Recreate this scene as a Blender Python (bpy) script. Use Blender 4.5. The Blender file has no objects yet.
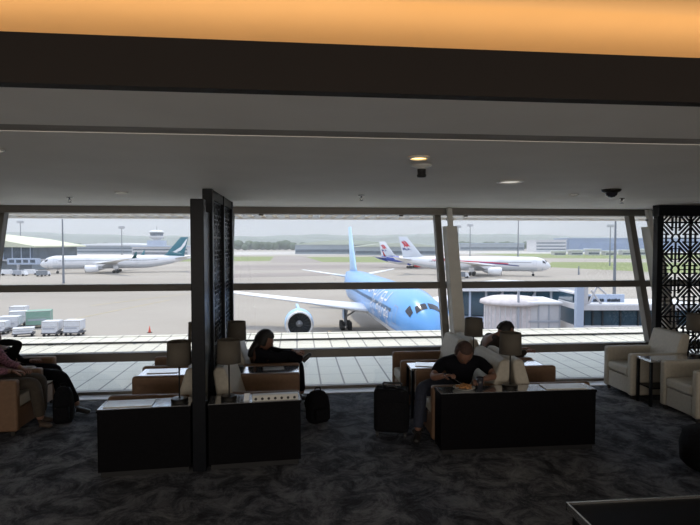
import bpy, bmesh, math, random
from mathutils import Vector, Matrix, noise
random.seed(7)
S = bpy.context.scene
COL = S.collection
R = math.radians
PI = math.pi

# ---------------------------------------------------------------- camera
EYE = 2.1
FPX = 525.0
YAW = R(5.8)
cam = bpy.data.cameras.new('camera')
cam.sensor_width = 36
cam.lens = 36 * FPX / 700
cam.clip_start = 0.05
cam.clip_end = 9000
camo = bpy.data.objects.new('camera', cam)
COL.objects.link(camo)
camo.location = (0, 0, EYE)
camo.rotation_euler = (R(90) - math.atan(19.5 / FPX), 0, -YAW)
S.camera = camo

# ---------------------------------------------------------------- world, sun, exposure
w = bpy.data.worlds.new('sky')
S.world = w
w.use_nodes = True
nt = w.node_tree
nt.nodes.clear()
wo = nt.nodes.new('ShaderNodeOutputWorld')
bg = nt.nodes.new('ShaderNodeBackground')
tc = nt.nodes.new('ShaderNodeTexCoord')
sp = nt.nodes.new('ShaderNodeSeparateXYZ')
cr = nt.nodes.new('ShaderNodeValToRGB')
nt.links.new(tc.outputs['Generated'], sp.inputs[0])
nt.links.new(sp.outputs['Z'], cr.inputs[0])
el = cr.color_ramp.elements
el[0].position = 0.0
el[0].color = (0.40, 0.42, 0.46, 1)
el[1].position = 1.0
el[1].color = (1.5, 1.65, 2.0, 1)
e = el.new(0.06); e.color = (0.42, 0.445, 0.50, 1)
e = el.new(0.2); e.color = (1.2, 1.35, 1.62, 1)
nt.links.new(cr.outputs[0], bg.inputs[0])
bg.inputs[1].default_value = 1.0
nt.links.new(bg.outputs[0], wo.inputs[0])

sun = bpy.data.lights.new('sun', 'SUN')
sun.energy = 2.3
sun.angle = R(1.5)
sun.color = (1.0, 0.90, 0.70)
suno = bpy.data.objects.new('sun', sun)
COL.objects.link(suno)
SD = Vector((-0.18, 0.47, 0.98)).normalized()
suno.rotation_euler = SD.to_track_quat('Z', 'Y').to_euler()
suno.location = (0, 20, 60)

S.view_settings.view_transform = 'Standard'
S.view_settings.look = 'None'
S.view_settings.gamma = 1
S.view_settings.use_curve_mapping = False
S.view_settings.exposure = 0.0
S.cycles.max_bounces = 10
S.cycles.diffuse_bounces = 5
S.cycles.transparent_max_bounces = 16
S.cycles.use_denoising = True
S.cycles.sample_clamp_indirect = 4

# added overhead fill light behind the camera, stands in for the lounge ceiling
l = bpy.data.lights.new('lounge_overhead_fill', 'AREA'); l.shape = 'RECTANGLE'; l.size = 15; l.size_y = 7
l.energy = 150; l.color = (1.0, 0.90, 0.78)
lo = bpy.data.objects.new('lounge_overhead_fill', l); COL.objects.link(lo); lo.location = (0, -3.2, 3.12)

# added fill light at the back wall, facing the windows to brighten the interior
l = bpy.data.lights.new('back_wall_fill', 'AREA'); l.shape = 'RECTANGLE'; l.size = 15; l.size_y = 2.4
l.energy = 320; l.color = (1.0, 0.92, 0.82)
lo = bpy.data.objects.new('back_wall_fill', l); COL.objects.link(lo); lo.location = (0, -6.85, 1.35); lo.rotation_euler = (R(90), 0, 0)

# ---------------------------------------------------------------- materials
def mat(name, col, rough=0.6, metal=0.0, vary=0.08, scale=8.0, bump=0.0, coat=0.0, spec=0.5, emit=None, es=1.0, stretch=None):
    m = bpy.data.materials.new(name)
    m.use_nodes = True
    t = m.node_tree
    b = t.nodes['Principled BSDF']
    b.inputs['Roughness'].default_value = rough
    b.inputs['Metallic'].default_value = metal
    b.inputs['Specular IOR Level'].default_value = spec
    if coat:
        b.inputs['Coat Weight'].default_value = coat
        b.inputs['Coat Roughness'].default_value = 0.08
    c = t.nodes.new('ShaderNodeTexCoord')
    n = t.nodes.new('ShaderNodeTexNoise')
    n.inputs['Scale'].default_value = scale
    n.inputs['Detail'].default_value = 4
    if stretch:
        mp = t.nodes.new('ShaderNodeMapping')
        mp.inputs['Scale'].default_value = stretch
        t.links.new(c.outputs['Object'], mp.inputs[0])
        t.links.new(mp.outputs[0], n.inputs['Vector'])
    else:
        t.links.new(c.outputs['Object'], n.inputs['Vector'])
    r = t.nodes.new('ShaderNodeValToRGB')
    r.color_ramp.elements[0].position = 0.3
    r.color_ramp.elements[1].position = 0.7
    r.color_ramp.elements[0].color = tuple(x * (1 - vary) for x in col) + (1,)
    r.color_ramp.elements[1].color = tuple(min(1, x * (1 + vary)) for x in col) + (1,)
    t.links.new(n.outputs['Fac'], r.inputs[0])
    t.links.new(r.outputs[0], b.inputs['Base Color'])
    if bump:
        bp = t.nodes.new('ShaderNodeBump')
        bp.inputs['Strength'].default_value = bump
        bp.inputs['Distance'].default_value = 0.01
        t.links.new(n.outputs['Fac'], bp.inputs['Height'])
        t.links.new(bp.outputs[0], b.inputs['Normal'])
    if emit:
        b.inputs['Emission Color'].default_value = emit + (1,)
        b.inputs['Emission Strength'].default_value = es
    return m

def ramp2(t, fac, stops):
    r = t.nodes.new('ShaderNodeValToRGB')
    els = r.color_ramp.elements
    els[0].position, els[0].color = stops[0][0], stops[0][1] + (1,)
    els[1].position, els[1].color = stops[-1][0], stops[-1][1] + (1,)
    for p, c in stops[1:-1]:
        q = els.new(p)
        q.color = c + (1,)
    t.links.new(fac, r.inputs[0])
    return r.outputs[0]

M = {}
M['plaster'] = mat('ceiling_plaster', (0.93, 0.89, 0.83), 0.7, vary=0.03, scale=2)
M['plaster_dark'] = mat('brown_bulkhead_paint', (0.011, 0.006, 0.004), 0.8, vary=0.05, scale=3)
M['cream'] = mat('cream_paint', (0.70, 0.60, 0.42), 0.8, vary=0.02, scale=2)
M['sill_stone'] = mat('pale_stone_sill', (0.62, 0.63, 0.66), 0.3, vary=0.05, scale=3)
M['wall'] = mat('wall_paint', (0.16, 0.14, 0.12), 0.8, vary=0.05)
M['slot'] = mat('slot_grey', (0.36, 0.33, 0.30), 0.8)
M['frame'] = mat('bronze_window_frame', (0.14, 0.128, 0.115), 0.45, 0.3, vary=0.05)
M['column'] = mat('grey_steel_column', (0.55, 0.53, 0.49), 0.45, vary=0.04)
M['black_lacquer'] = mat('black_lacquer', (0.0035, 0.0033, 0.0045), 0.5, vary=0.2, scale=20, spec=0.06)
M['table_top'] = mat('glossy_table_top', (0.46, 0.48, 0.52), 0.12, 0.75, vary=0.05, scale=5, coat=1.0, spec=1.0)
M['black_wood'] = mat('black_wood', (0.006, 0.007, 0.010), 0.35, vary=0.25, scale=12, stretch=(1, 1, 8), spec=0.15)
M['brown_leather'] = mat('tan_leather', (0.165, 0.092, 0.052), 0.55, vary=0.1, scale=30, bump=0.15)
M['beige_leather'] = mat('beige_leather', (0.42, 0.385, 0.325), 0.55, vary=0.07, scale=30, bump=0.15)
M['chair_foot'] = mat('dark_chair_foot', (0.02, 0.017, 0.015), 0.4)
M['shade'] = mat('linen_lampshade', (0.10, 0.086, 0.070), 0.85, vary=0.06, scale=90, bump=0.2)
M['lamp_metal'] = mat('dark_bronze_lamp', (0.03, 0.028, 0.026), 0.3, 0.7)
M['glassbulb'] = mat('opal_bulb', (0.7, 0.7, 0.65), 0.3)
M['chrome'] = mat('brushed_steel', (0.6, 0.6, 0.6), 0.25, 0.9)
M['white_plastic'] = mat('white_plastic', (0.60, 0.59, 0.56), 0.4)
M['black_plastic'] = mat('black_plastic', (0.015, 0.015, 0.017), 0.4)
M['nylon'] = mat('black_nylon', (0.007, 0.007, 0.009), 0.9, vary=0.3, scale=60, bump=0.3, spec=0.1)
M['paper'] = mat('printed_paper', (0.80, 0.83, 0.88), 0.2, vary=0.06, scale=12, coat=1.0)
for k_ in ('paper', 'table_top'): M[k_].node_tree.nodes['Principled BSDF'].inputs['Coat IOR'].default_value = 1.9
M['food'] = mat('meal', (0.42, 0.20, 0.07), 0.6, vary=0.5, scale=40, bump=0.4)
M['skin'] = mat('skin', (0.19, 0.095, 0.065), 0.5, vary=0.06, scale=20)
M['hair_grey'] = mat('short_reddish_grey_hair', (0.055, 0.03, 0.024), 0.8, vary=0.3, scale=60, bump=0.4)
M['hair_black'] = mat('black_hair', (0.008, 0.007, 0.007), 0.6, vary=0.3, scale=60, bump=0.4)
M['shirt_black'] = mat('black_cotton', (0.006, 0.006, 0.009), 0.9, vary=0.2, scale=30, spec=0.1)
M['shirt_navy'] = mat('navy_cotton', (0.02, 0.025, 0.05), 0.85, vary=0.2, scale=30)
M['brown_cloth'] = mat('brown_cotton', (0.018, 0.012, 0.009), 0.9, vary=0.2, scale=30)
M['pattern'] = mat('pink_patterned_cloth', (0.16, 0.07, 0.10), 0.9, vary=0.9, scale=45)
M['olive'] = mat('olive_trousers', (0.045, 0.035, 0.026), 0.9, vary=0.15, scale=30)
M['jeans'] = mat('dark_denim', (0.02, 0.025, 0.045), 0.85, vary=0.3, scale=50)
M['shoe'] = mat('black_shoe', (0.012, 0.011, 0.011), 0.4)
M['shoe_brown'] = mat('brown_shoe', (0.05, 0.03, 0.02), 0.5)
M['eye'] = mat('eye_dark', (0.05, 0.04, 0.035), 0.4)
# exterior
M['white_paint'] = mat('white_aircraft_paint', (0.80, 0.80, 0.82), 0.3, vary=0.02, scale=0.3)
M['silver_paint'] = mat('pale_grey_aircraft_paint', (0.62, 0.65, 0.70), 0.35, vary=0.03, scale=0.3)
M['sky_blue'] = mat('sky_blue_aircraft_paint', (0.12, 0.37, 0.78), 0.28, vary=0.05, scale=0.25, coat=0.4)
M['pale_blue'] = mat('pale_blue_aircraft_paint', (0.36, 0.58, 0.82), 0.3, vary=0.04, scale=0.3)
M['teal'] = mat('teal_aircraft_paint', (0.015, 0.14, 0.18), 0.35, vary=0.05)
M['royal'] = mat('royal_blue_aircraft_paint', (0.02, 0.06, 0.36), 0.35, vary=0.05)
M['red'] = mat('red_aircraft_paint', (0.62, 0.02, 0.04), 0.4, vary=0.04)
M['navy'] = mat('navy_aircraft_paint', (0.02, 0.04, 0.2), 0.4, vary=0.04)
M['engine_dark'] = mat('engine_interior', (0.03, 0.035, 0.04), 0.5, 0.3)
M['bare_metal'] = mat('bare_metal', (0.75, 0.76, 0.78), 0.25, 0.7)
M['wing_grey'] = mat('light_grey_wing', (0.82, 0.82, 0.82), 0.4, vary=0.03, scale=0.4)
M['dark_glass'] = mat('dark_cockpit_glass', (0.03, 0.03, 0.04), 0.1, vary=0.1)
M['tyre'] = mat('tyre_rubber', (0.02, 0.02, 0.02), 0.8)
M['gear'] = mat('gear_metal', (0.35, 0.35, 0.36), 0.5, 0.3)
M['tinted'] = mat('blue_tinted_glass', (0.035, 0.075, 0.11), 0.08, vary=0.3, scale=0.6, coat=0.6)
M['panel_white'] = mat('weathered_white_panel', (0.60, 0.59, 0.61), 0.55, vary=0.07, scale=1.2)
M['panel_pink'] = mat('faded_grey_canopy', (0.62, 0.57, 0.58), 0.75, vary=0.14, scale=2.5)
M['panel_blue'] = mat('pale_blue_panel', (0.42, 0.49, 0.62), 0.5, vary=0.05)
M['beam_grey'] = mat('galvanised_beam', (0.38, 0.40, 0.45), 0.5, vary=0.06)
M['uld'] = mat('aluminium_cargo_container', (0.66, 0.67, 0.70), 0.4, 0.1, vary=0.06, scale=1.5)
M['uld_green'] = mat('green_tarpaulin', (0.22, 0.36, 0.29), 0.7, vary=0.1)
M['dolly'] = mat('cargo_dolly_steel', (0.12, 0.12, 0.13), 0.6)
M['cone'] = mat('orange_cone_plastic', (0.65, 0.10, 0.06), 0.5)
M['hill'] = mat('forest_hills', (0.055, 0.085, 0.06), 0.95, vary=0.35, scale=0.02)
M['tree'] = mat('airfield_trees', (0.06, 0.09, 0.045), 0.95, vary=0.35, scale=0.08)
M['hangar_roof'] = mat('pale_hangar_roof', (0.52, 0.55, 0.45), 0.6, vary=0.05, scale=0.05)
M['hangar_wall'] = mat('grey_hangar_wall', (0.30, 0.34, 0.38), 0.6, vary=0.1, scale=0.06)
M['blue_building'] = mat('blue_grey_cladding', (0.20, 0.27, 0.42), 0.6, vary=0.08, scale=0.05)
M['pier_roof'] = mat('cream_terminal_roof', (0.62, 0.62, 0.46), 0.6, vary=0.04, scale=0.1)
M['pier_glass'] = mat('pier_glazing', (0.08, 0.11, 0.15), 0.2, vary=0.4, scale=0.3)
M['mast'] = mat('mast_steel', (0.22, 0.24, 0.27), 0.5, 0.2)
m = bpy.data.materials.new('translucent_canopy_sheet'); m.use_nodes = True
t = m.node_tree; t.nodes.clear()
o_ = t.nodes.new('ShaderNodeOutputMaterial'); a_ = t.nodes.new('ShaderNodeBsdfDiffuse'); b_ = t.nodes.new('ShaderNodeBsdfTranslucent'); x_ = t.nodes.new('ShaderNodeMixShader')
a_.inputs[0].default_value = (0.75, 0.74, 0.72, 1); b_.inputs[0].default_value = (0.80, 0.90, 1.0, 1); x_.inputs[0].default_value = 0.85
t.links.new(a_.outputs[0], x_.inputs[1]); t.links.new(b_.outputs[0], x_.inputs[2]); t.links.new(x_.outputs[0], o_.inputs[0])
M['sheet'] = m  # translucency added so more light reaches the shaded roof deck
M['canopy'] = mat('canopy_soffit', (0.62, 0.55, 0.48), 0.7, vary=0.05)
M['warm_led'] = mat('warm_lit_lamp', (0.8, 0.6, 0.3), 0.5, emit=(1.0, 0.62, 0.22), es=4.0)
M['pale_led'] = mat('frosted_lamp_lens', (0.6, 0.6, 0.58), 0.4, emit=(0.9, 0.85, 0.75), es=0.7)  # faint emission gives the lens its pale glow
M['dim_led'] = mat('dim_warm_lamp', (0.5, 0.3, 0.15), 0.5, emit=(1.0, 0.45, 0.15), es=0.8)

# thin window glass
m = bpy.data.materials.new('window_glass'); m.use_nodes = True
t = m.node_tree; t.nodes.clear()
o_ = t.nodes.new('ShaderNodeOutputMaterial'); tr = t.nodes.new('ShaderNodeBsdfTransparent')
gl = t.nodes.new('ShaderNodeBsdfGlossy'); gl.inputs['Roughness'].default_value = 0.02
mx = t.nodes.new('ShaderNodeMixShader'); mx.inputs[0].default_value = 0.04
tr.inputs[0].default_value = (0.955, 0.965, 0.97, 1)
t.links.new(tr.outputs[0], mx.inputs[1]); t.links.new(gl.outputs[0], mx.inputs[2]); t.links.new(mx.outputs[0], o_.inputs[0])
M['glass'] = m

def ground_mats():
    # carpet
    m = bpy.data.materials.new('mottled_carpet'); m.use_nodes = True
    t = m.node_tree; b = t.nodes['Principled BSDF']
    b.inputs['Roughness'].default_value = 0.95
    b.inputs['Specular IOR Level'].default_value = 0.15
    c = t.nodes.new('ShaderNodeTexCoord')
    n1 = t.nodes.new('ShaderNodeTexNoise'); n1.inputs['Scale'].default_value = 3.6; n1.inputs['Detail'].default_value = 10; n1.inputs['Roughness'].default_value = 0.8
    n1.inputs['Distortion'].default_value = 0.6
    n2 = t.nodes.new('ShaderNodeTexNoise'); n2.inputs['Scale'].default_value = 0.7; n2.inputs['Detail'].default_value = 3
    t.links.new(c.outputs['Object'], n1.inputs['Vector']); t.links.new(c.outputs['Object'], n2.inputs['Vector'])
    c1 = ramp2(t, n1.outputs['Fac'], [(0.38, (0.028, 0.030, 0.037)), (0.47, (0.07, 0.074, 0.086)), (0.52, (0.13, 0.134, 0.146)), (0.62, (0.22, 0.224, 0.24))])
    c2 = ramp2(t, n2.outputs['Fac'], [(0.35, (0.7, 0.72, 0.78)), (0.65, (1.0, 0.98, 0.96))])
    mu = t.nodes.new('ShaderNodeMix'); mu.data_type = 'RGBA'; mu.blend_type = 'MULTIPLY'; mu.inputs[0].default_value = 1
    t.links.new(c1, mu.inputs[6]); t.links.new(c2, mu.inputs[7]); t.links.new(mu.outputs[2], b.inputs['Base Color'])
    M['carpet'] = m
    # roof deck: square pale pavers / panels with dark joints
    m = bpy.data.materials.new('roof_deck_panels'); m.use_nodes = True
    t = m.node_tree; b = t.nodes['Principled BSDF']; b.inputs['Roughness'].default_value = 0.75
    c = t.nodes.new('ShaderNodeTexCoord')
    def joints(wd, ht, ms, mort):
        br = t.nodes.new('ShaderNodeTexBrick'); br.offset = 0.0
        br.inputs['Scale'].default_value = 1.0
        br.inputs['Brick Width'].default_value = wd; br.inputs['Row Height'].default_value = ht
        br.inputs['Mortar Size'].default_value = ms; br.inputs['Mortar Smooth'].default_value = 0.4
        br.inputs['Color1'].default_value = (1, 1, 1, 1); br.inputs['Color2'].default_value = (0.93, 0.93, 0.93, 1)
        br.inputs['Mortar'].default_value = mort + (1,)
        t.links.new(c.outputs['Object'], br.inputs['Vector'])
        return br.outputs['Color']
    ja = joints(0.42, 500.0, 0.020, (0.40, 0.40, 0.42)); jb = joints(500.0, 0.62, 0.013, (0.66, 0.66, 0.68))
    m1 = t.nodes.new('ShaderNodeMix'); m1.data_type = 'RGBA'; m1.blend_type = 'MULTIPLY'; m1.inputs[0].default_value = 1
    m2 = t.nodes.new('ShaderNodeMix'); m2.data_type = 'RGBA'; m2.blend_type = 'MULTIPLY'; m2.inputs[0].default_value = 1
    t.links.new(ja, m1.inputs[6]); t.links.new(jb, m1.inputs[7])
    m2.inputs[6].default_value = (0.72, 0.69, 0.60, 1); t.links.new(m1.outputs[2], m2.inputs[7])
    t.links.new(m2.outputs[2], b.inputs['Base Color'])
    M['deck'] = m
    # apron
    m = bpy.data.materials.new('apron_concrete'); m.use_nodes = True
    t = m.node_tree; b = t.nodes['Principled BSDF']; b.inputs['Roughness'].default_value = 0.85
    c = t.nodes.new('ShaderNodeTexCoord')
    mp = t.nodes.new('ShaderNodeMapping'); mp.inputs['Scale'].default_value = (0.006, 0.02, 1); mp.inputs['Rotation'].default_value = (0, 0, R(-4))
    n1 = t.nodes.new('ShaderNodeTexNoise'); n1.inputs['Scale'].default_value = 1.0; n1.inputs['Detail'].default_value = 6
    t.links.new(c.outputs['Object'], mp.inputs[0]); t.links.new(mp.outputs[0], n1.inputs['Vector'])
    c1 = ramp2(t, n1.outputs['Fac'], [(0.3, (0.29, 0.26, 0.225)), (0.5, (0.345, 0.31, 0.27)), (0.7, (0.39, 0.355, 0.31))])
    br = t.nodes.new('ShaderNodeTexBrick'); br.offset = 0
    br.inputs['Scale'].default_value = 1.0; br.inputs['Brick Width'].default_value = 7.5; br.inputs['Row Height'].default_value = 7.5
    br.inputs['Mortar Size'].default_value = 0.07; br.inputs['Mortar Smooth'].default_value = 0.5
    br.inputs['Color1'].default_value = (1, 1, 1, 1); br.inputs['Color2'].default_value = (0.955, 0.955, 0.955, 1); br.inputs['Mortar'].default_value = (0.80, 0.79, 0.78, 1)
    mp2 = t.nodes.new('ShaderNodeMapping'); mp2.inputs['Rotation'].default_value = (0, 0, R(28))
    t.links.new(c.outputs['Object'], mp2.inputs[0]); t.links.new(mp2.outputs[0], br.inputs['Vector'])
    mu = t.nodes.new('ShaderNodeMix'); mu.data_type = 'RGBA'; mu.blend_type = 'MULTIPLY'; mu.inputs[0].default_value = 1
    t.links.new(c1, mu.inputs[6]); t.links.new(br.outputs['Color'], mu.inputs[7]); t.links.new(mu.outputs[2], b.inputs['Base Color'])
    M['apron'] = m
    M['grass'] = mat('airfield_grass', (0.20, 0.235, 0.085), 0.95, vary=0.15, scale=0.03, stretch=(0.5, 3, 1))
    M['taxiway'] = mat('pale_taxiway', (0.46, 0.44, 0.42), 0.9, vary=0.08, scale=0.02)
    M['tarmac'] = mat('worn_tarmac', (0.28, 0.245, 0.225), 0.9, vary=0.15, scale=0.02, stretch=(0.3, 2, 1))
    M['yellow_line'] = mat('faded_yellow_paint', (0.62, 0.50, 0.24), 0.8)
    M['white_line'] = mat('white_line_paint', (0.75, 0.74, 0.72), 0.8)
ground_mats()

# ---------------------------------------------------------------- mesh helpers
class MB:
    def __init__(s):
        s.v = []; s.f = []
    def add(s, vs, fs):
        o = len(s.v)
        s.v += [tuple(v) for v in vs]
        s.f += [tuple(i + o for i in f) for f in fs]
        return s
    def box(s, x0, x1, y0, y1, z0, z1, mtx=None):
        vs = [Vector(p) for p in ((x0,y0,z0),(x1,y0,z0),(x1,y1,z0),(x0,y1,z0),(x0,y0,z1),(x1,y0,z1),(x1,y1,z1),(x0,y1,z1))]
        if mtx: vs = [mtx @ v for v in vs]
        return s.add(vs, [(0,3,2,1),(4,5,6,7),(0,1,5,4),(1,2,6,5),(2,3,7,6),(3,0,4,7)])
    def hexa(s, bottom, top):
        return s.add(list(bottom) + list(top), [(3,2,1,0),(4,5,6,7),(0,1,5,4),(1,2,6,5),(2,3,7,6),(3,0,4,7)])
    def tube(s, p0, p1, r0, r1=None, n=12, cap=True):
        r1 = r0 if r1 is None else r1
        p0 = Vector(p0); p1 = Vector(p1)
        d = (p1 - p0).normalized()
        a = d.orthogonal().normalized(); b = d.cross(a)
        vs = []
        for p, r in ((p0, r0), (p1, r1)):
            for k in range(n):
                t = 2 * PI * k / n
                vs.append(p + a * math.cos(t) * r + b * math.sin(t) * r)
        fs = [(k, (k+1) % n, n + (k+1) % n, n + k) for k in range(n)]
        if cap: fs += [tuple(range(n-1, -1, -1)), tuple(range(n, 2*n))]
        return s.add(vs, fs)
    def path(s, pts, r, n=8):
        for a, b in zip(pts, pts[1:]): s.tube(a, b, r, r, n)
        return s
    def lathe(s, prof, n=24, c=(0,0,0), axis='Z', a0=0, a1=2*PI):
        full = abs(a1 - a0 - 2*PI) < 1e-6
        m = n if full else n + 1
        vs = []
        for r, z in prof:
            for k in range(m):
                t = a0 + (a1 - a0) * k / n
                if axis == 'Z': p = (c[0] + r*math.cos(t), c[1] + r*math.sin(t), c[2] + z)
                elif axis == 'X': p = (c[0] + z, c[1] + r*math.cos(t), c[2] + r*math.sin(t))
                else: p = (c[0] + r*math.cos(t), c[1] + z, c[2] + r*math.sin(t))
                vs.append(p)
        fs = []
        for i in range(len(prof) - 1):
            for k in range(n):
                k2 = (k + 1) % m
                fs.append((i*m + k, i*m + k2, (i+1)*m + k2, (i+1)*m + k))
        return s.add(vs, fs)
    def loft(s, rings, cap=True):
        n = len(rings[0]); o = len(s.v)
        for r in rings: s.v += [tuple(p) for p in r]
        for i in range(len(rings) - 1):
            for k in range(n):
                s.f.append((o+i*n+k, o+i*n+(k+1)%n, o+(i+1)*n+(k+1)%n, o+(i+1)*n+k))
        if cap:
            s.f.append(tuple(o+k for k in range(n-1, -1, -1)))
            s.f.append(tuple(o+(len(rings)-1)*n+k for k in range(n)))
        return s
    def prism(s, poly, d0, d1, fn):
        """poly in 2-D, fn(u, v, d) -> point"""
        n = len(poly)
        vs = [fn(u, v, d0) for u, v in poly] + [fn(u, v, d1) for u, v in poly]
        fs = [tuple(range(n-1, -1, -1)), tuple(range(n, 2*n))] + [(k, (k+1)%n, n+(k+1)%n, n+k) for k in range(n)]
        return s.add(vs, fs)
    def ball(s, c, rx, ry, rz, n=16, m=10):
        c = Vector(c); vs = []; fs = []
        for i in range(m + 1):
            p = PI * i / m
            for k in range(n):
                t = 2*PI*k/n
                vs.append(c + Vector((rx*math.sin(p)*math.cos(t), ry*math.sin(p)*math.sin(t), rz*math.cos(p))))
        for i in range(m):
            for k in range(n):
                fs.append((i*n+k, (i+1)*n+k, (i+1)*n+(k+1)%n, i*n+(k+1)%n))
        return s.add(vs, fs)
    def build(s, name, m, parent=None, smooth=False, bevel=0.0, seg=2, sub=0):
        me = bpy.data.meshes.new(name)
        me.from_pydata(s.v, [], s.f)
        bm = bmesh.new(); bm.from_mesh(me)
        bmesh.ops.remove_doubles(bm, verts=bm.verts, dist=1e-5)
        bmesh.ops.recalc_face_normals(bm, faces=bm.faces)
        bm.to_mesh(me); bm.free()
        me.materials.append(m)
        if smooth:
            for p in me.polygons: p.use_smooth = True
        o = bpy.data.objects.new(name, me)
        COL.objects.link(o)
        if parent: o.parent = parent
        if bevel:
            b = o.modifiers.new('bevel', 'BEVEL'); b.width = bevel; b.segments = seg; b.limit_method = 'ANGLE'
            if smooth or seg > 2:
                for p in me.polygons: p.use_smooth = True
                try: b.harden_normals = True
                except Exception: pass
        if sub:
            q = o.modifiers.new('sub', 'SUBSURF'); q.levels = sub; q.render_levels = sub
        return o

def tag(o, label=None, cat=None, group=None, kind=None):
    if label: o['label'] = label
    if cat: o['category'] = cat
    if group: o['group'] = group
    if kind: o['kind'] = kind
    return o
def thing(name, label, cat, loc=(0,0,0), rz=0, group=None, sc=1):
    o = bpy.data.objects.new(name, None); COL.objects.link(o)
    o.location = loc; o.rotation_euler = (0, 0, rz); o.scale = (sc, sc, sc)
    o.empty_display_size = 0.2
    return tag(o, label, cat, group)
def kids(o): return [c for c in bpy.data.objects if c.parent == o]
def copy_tree(o, parent=None):
    c = o.copy(); COL.objects.link(c)
    if parent: c.parent = parent
    for ch in kids(o): copy_tree(ch, c)
    return c
def struct(mb, name, m, **k):
    o = mb.build(name, m, **k); o['kind'] = 'structure'; return o

def out(px, d):
    """ground position seen in image column px at forward distance d"""
    L = (px - 350) / FPX * d
    return (L * math.cos(YAW) + d * math.sin(YAW), -L * math.sin(YAW) + d * math.cos(YAW))

# ================================================================ THE LOUNGE SHELL
GY0 = 7.5; LEAN = 0.29             # glass foot and outward lean
def gy(z): return GY0 + LEAN * z
CE = 2.65
XL, XR, YB = -9.0, 8.6, -7.0
struct(MB().box(XL, XR, YB, 7.25, -0.25, 0), 'floor', M['carpet'])
struct(MB().box(XL, XR, 7.25, 7.62, -0.25, 0.012), 'trim_1', M['sill_stone'])
c_ = MB(); c_.box(XL, XR, 2.76, 8.42, CE, CE + 0.12); c_.box(XL, XR, 1.99, 2.60, CE, CE + 0.12)
struct(c_, 'ceiling', M['plaster'])
s_ = MB(); s_.box(XL, XR, 2.58, 2.78, CE + 0.12, CE + 0.16); s_.box(XL, XR, 2.60, 2.76, CE + 0.004, CE + 0.12)
struct(s_, 'trim_2', M['slot'])
# bulkhead face and light trough
b_ = MB(); b_.box(XL, XR, 1.93, 1.99, CE, 2.822); b_.box(XL, XR, 1.99, 2.57, CE + 0.121, CE + 0.15)
struct(b_, 'trim_3', M['plaster_dark'])
u_ = MB(); u_.box(XL, XR, YB, 3.3, 3.2, 3.3); u_.box(XL, XR, 3.2, 3.3, CE + 0.12, 3.2)
struct(u_, 'ceiling_upper', M['cream'])
u2 = MB().box(0.45, XR, YB, 2.27, 3.14, 3.199); struct(u2, 'trim_4', M['cream'])
struct(MB().box(XL - 0.1, XL, YB, 9, -0.25, 3.3), 'wall_left', M['wall'])
struct(MB().box(XR, XR + 0.1, YB, 9, -0.25, 3.3), 'wall_right', M['wall'])
struct(MB().box(XL - 0.1, XR + 0.1, YB - 0.1, YB, -0.25, 3.3), 'wall_back', M['wall'])
# roof slab over everything and exterior canopy with slatted soffit
struct(MB().box(XL - 0.1, XR + 0.1, YB - 0.1, 8.6, 3.3, 3.6), 'roof', M['wall'])
struct(MB().box(-40, 40, 8.62, 13.1, 2.82, 2.86), 'roof_canopy_sheet', M['sheet'])
cn = MB(); cn.box(-40, 40, 12.95, 13.1, 2.68, 2.80)
x = -14.0
while x < 18:
    cn.box(x, x + 0.10, 8.5, 12.95, 2.73, 2.80); x += 0.28
struct(cn, 'roof_canopy', M['canopy'])

# cove light strip hidden in the trough, shining on the upper ceiling
for i, xc in enumerate((-5.0, 0.0, 5.0)):
    l = bpy.data.lights.new('cove_light', 'AREA'); l.shape = 'RECTANGLE'; l.size = 5.0; l.size_y = 0.30
    l.energy = 16; l.color = (1.0, 0.56, 0.25)
    lo = bpy.data.objects.new('cove_light', l); COL.objects.link(lo)
    lo.location = (xc, 2.42, 2.82); lo.rotation_euler = (R(180), 0, 0)

# window wall
MX = [-7.55, -4.30, -1.00, 2.23, 5.50, 8.5]
def lean_box(x0, x1, z0, z1, f, b):
    """box following the leaning glass; f/b = offset before/behind the glass plane"""
    m_ = MB()
    m_.hexa([(x0, gy(z0)+f, z0), (x1, gy(z0)+f, z0), (x1, gy(z0)+b, z0), (x0, gy(z0)+b, z0)],
            [(x0, gy(z1)+f, z1), (x1, gy(z1)+f, z1), (x1, gy(z1)+b, z1), (x0, gy(z1)+b, z1)])
    return m_
ZT = 1.40; ZB = 0.50
k = 0
for a, b in zip(MX, MX[1:]):
    k += 1
    struct(lean_box(a + 0.03, b - 0.03, 0.02, 2.6, 0.0, 0.012), 'window_%d' % k, M['glass'])
for i, xm in enumerate(MX):
    struct(lean_box(xm - 0.05, xm + 0.05, 0.012, 2.62, -0.07, 0.06), 'trim_mullion_%d' % (i + 1), M['frame'], bevel=0.008)
struct(lean_box(XL, XR, ZT, ZT + 0.10, -0.05, 0.06), 'trim_transom_1', M['frame'], bevel=0.01)
struct(lean_box(XL, XR, ZB - 0.06, ZB + 0.055, -0.06, 0.06), 'trim_transom_2', M['frame'], bevel=0.01)
struct(lean_box(XL, XR, 0.0, 0.05, -0.04, 0.05), 'trim_sill', M['frame'])
struct(MB().box(XL, XR, 8.12, 8.42, 2.545, CE), 'trim_head', M['frame'])

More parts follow.
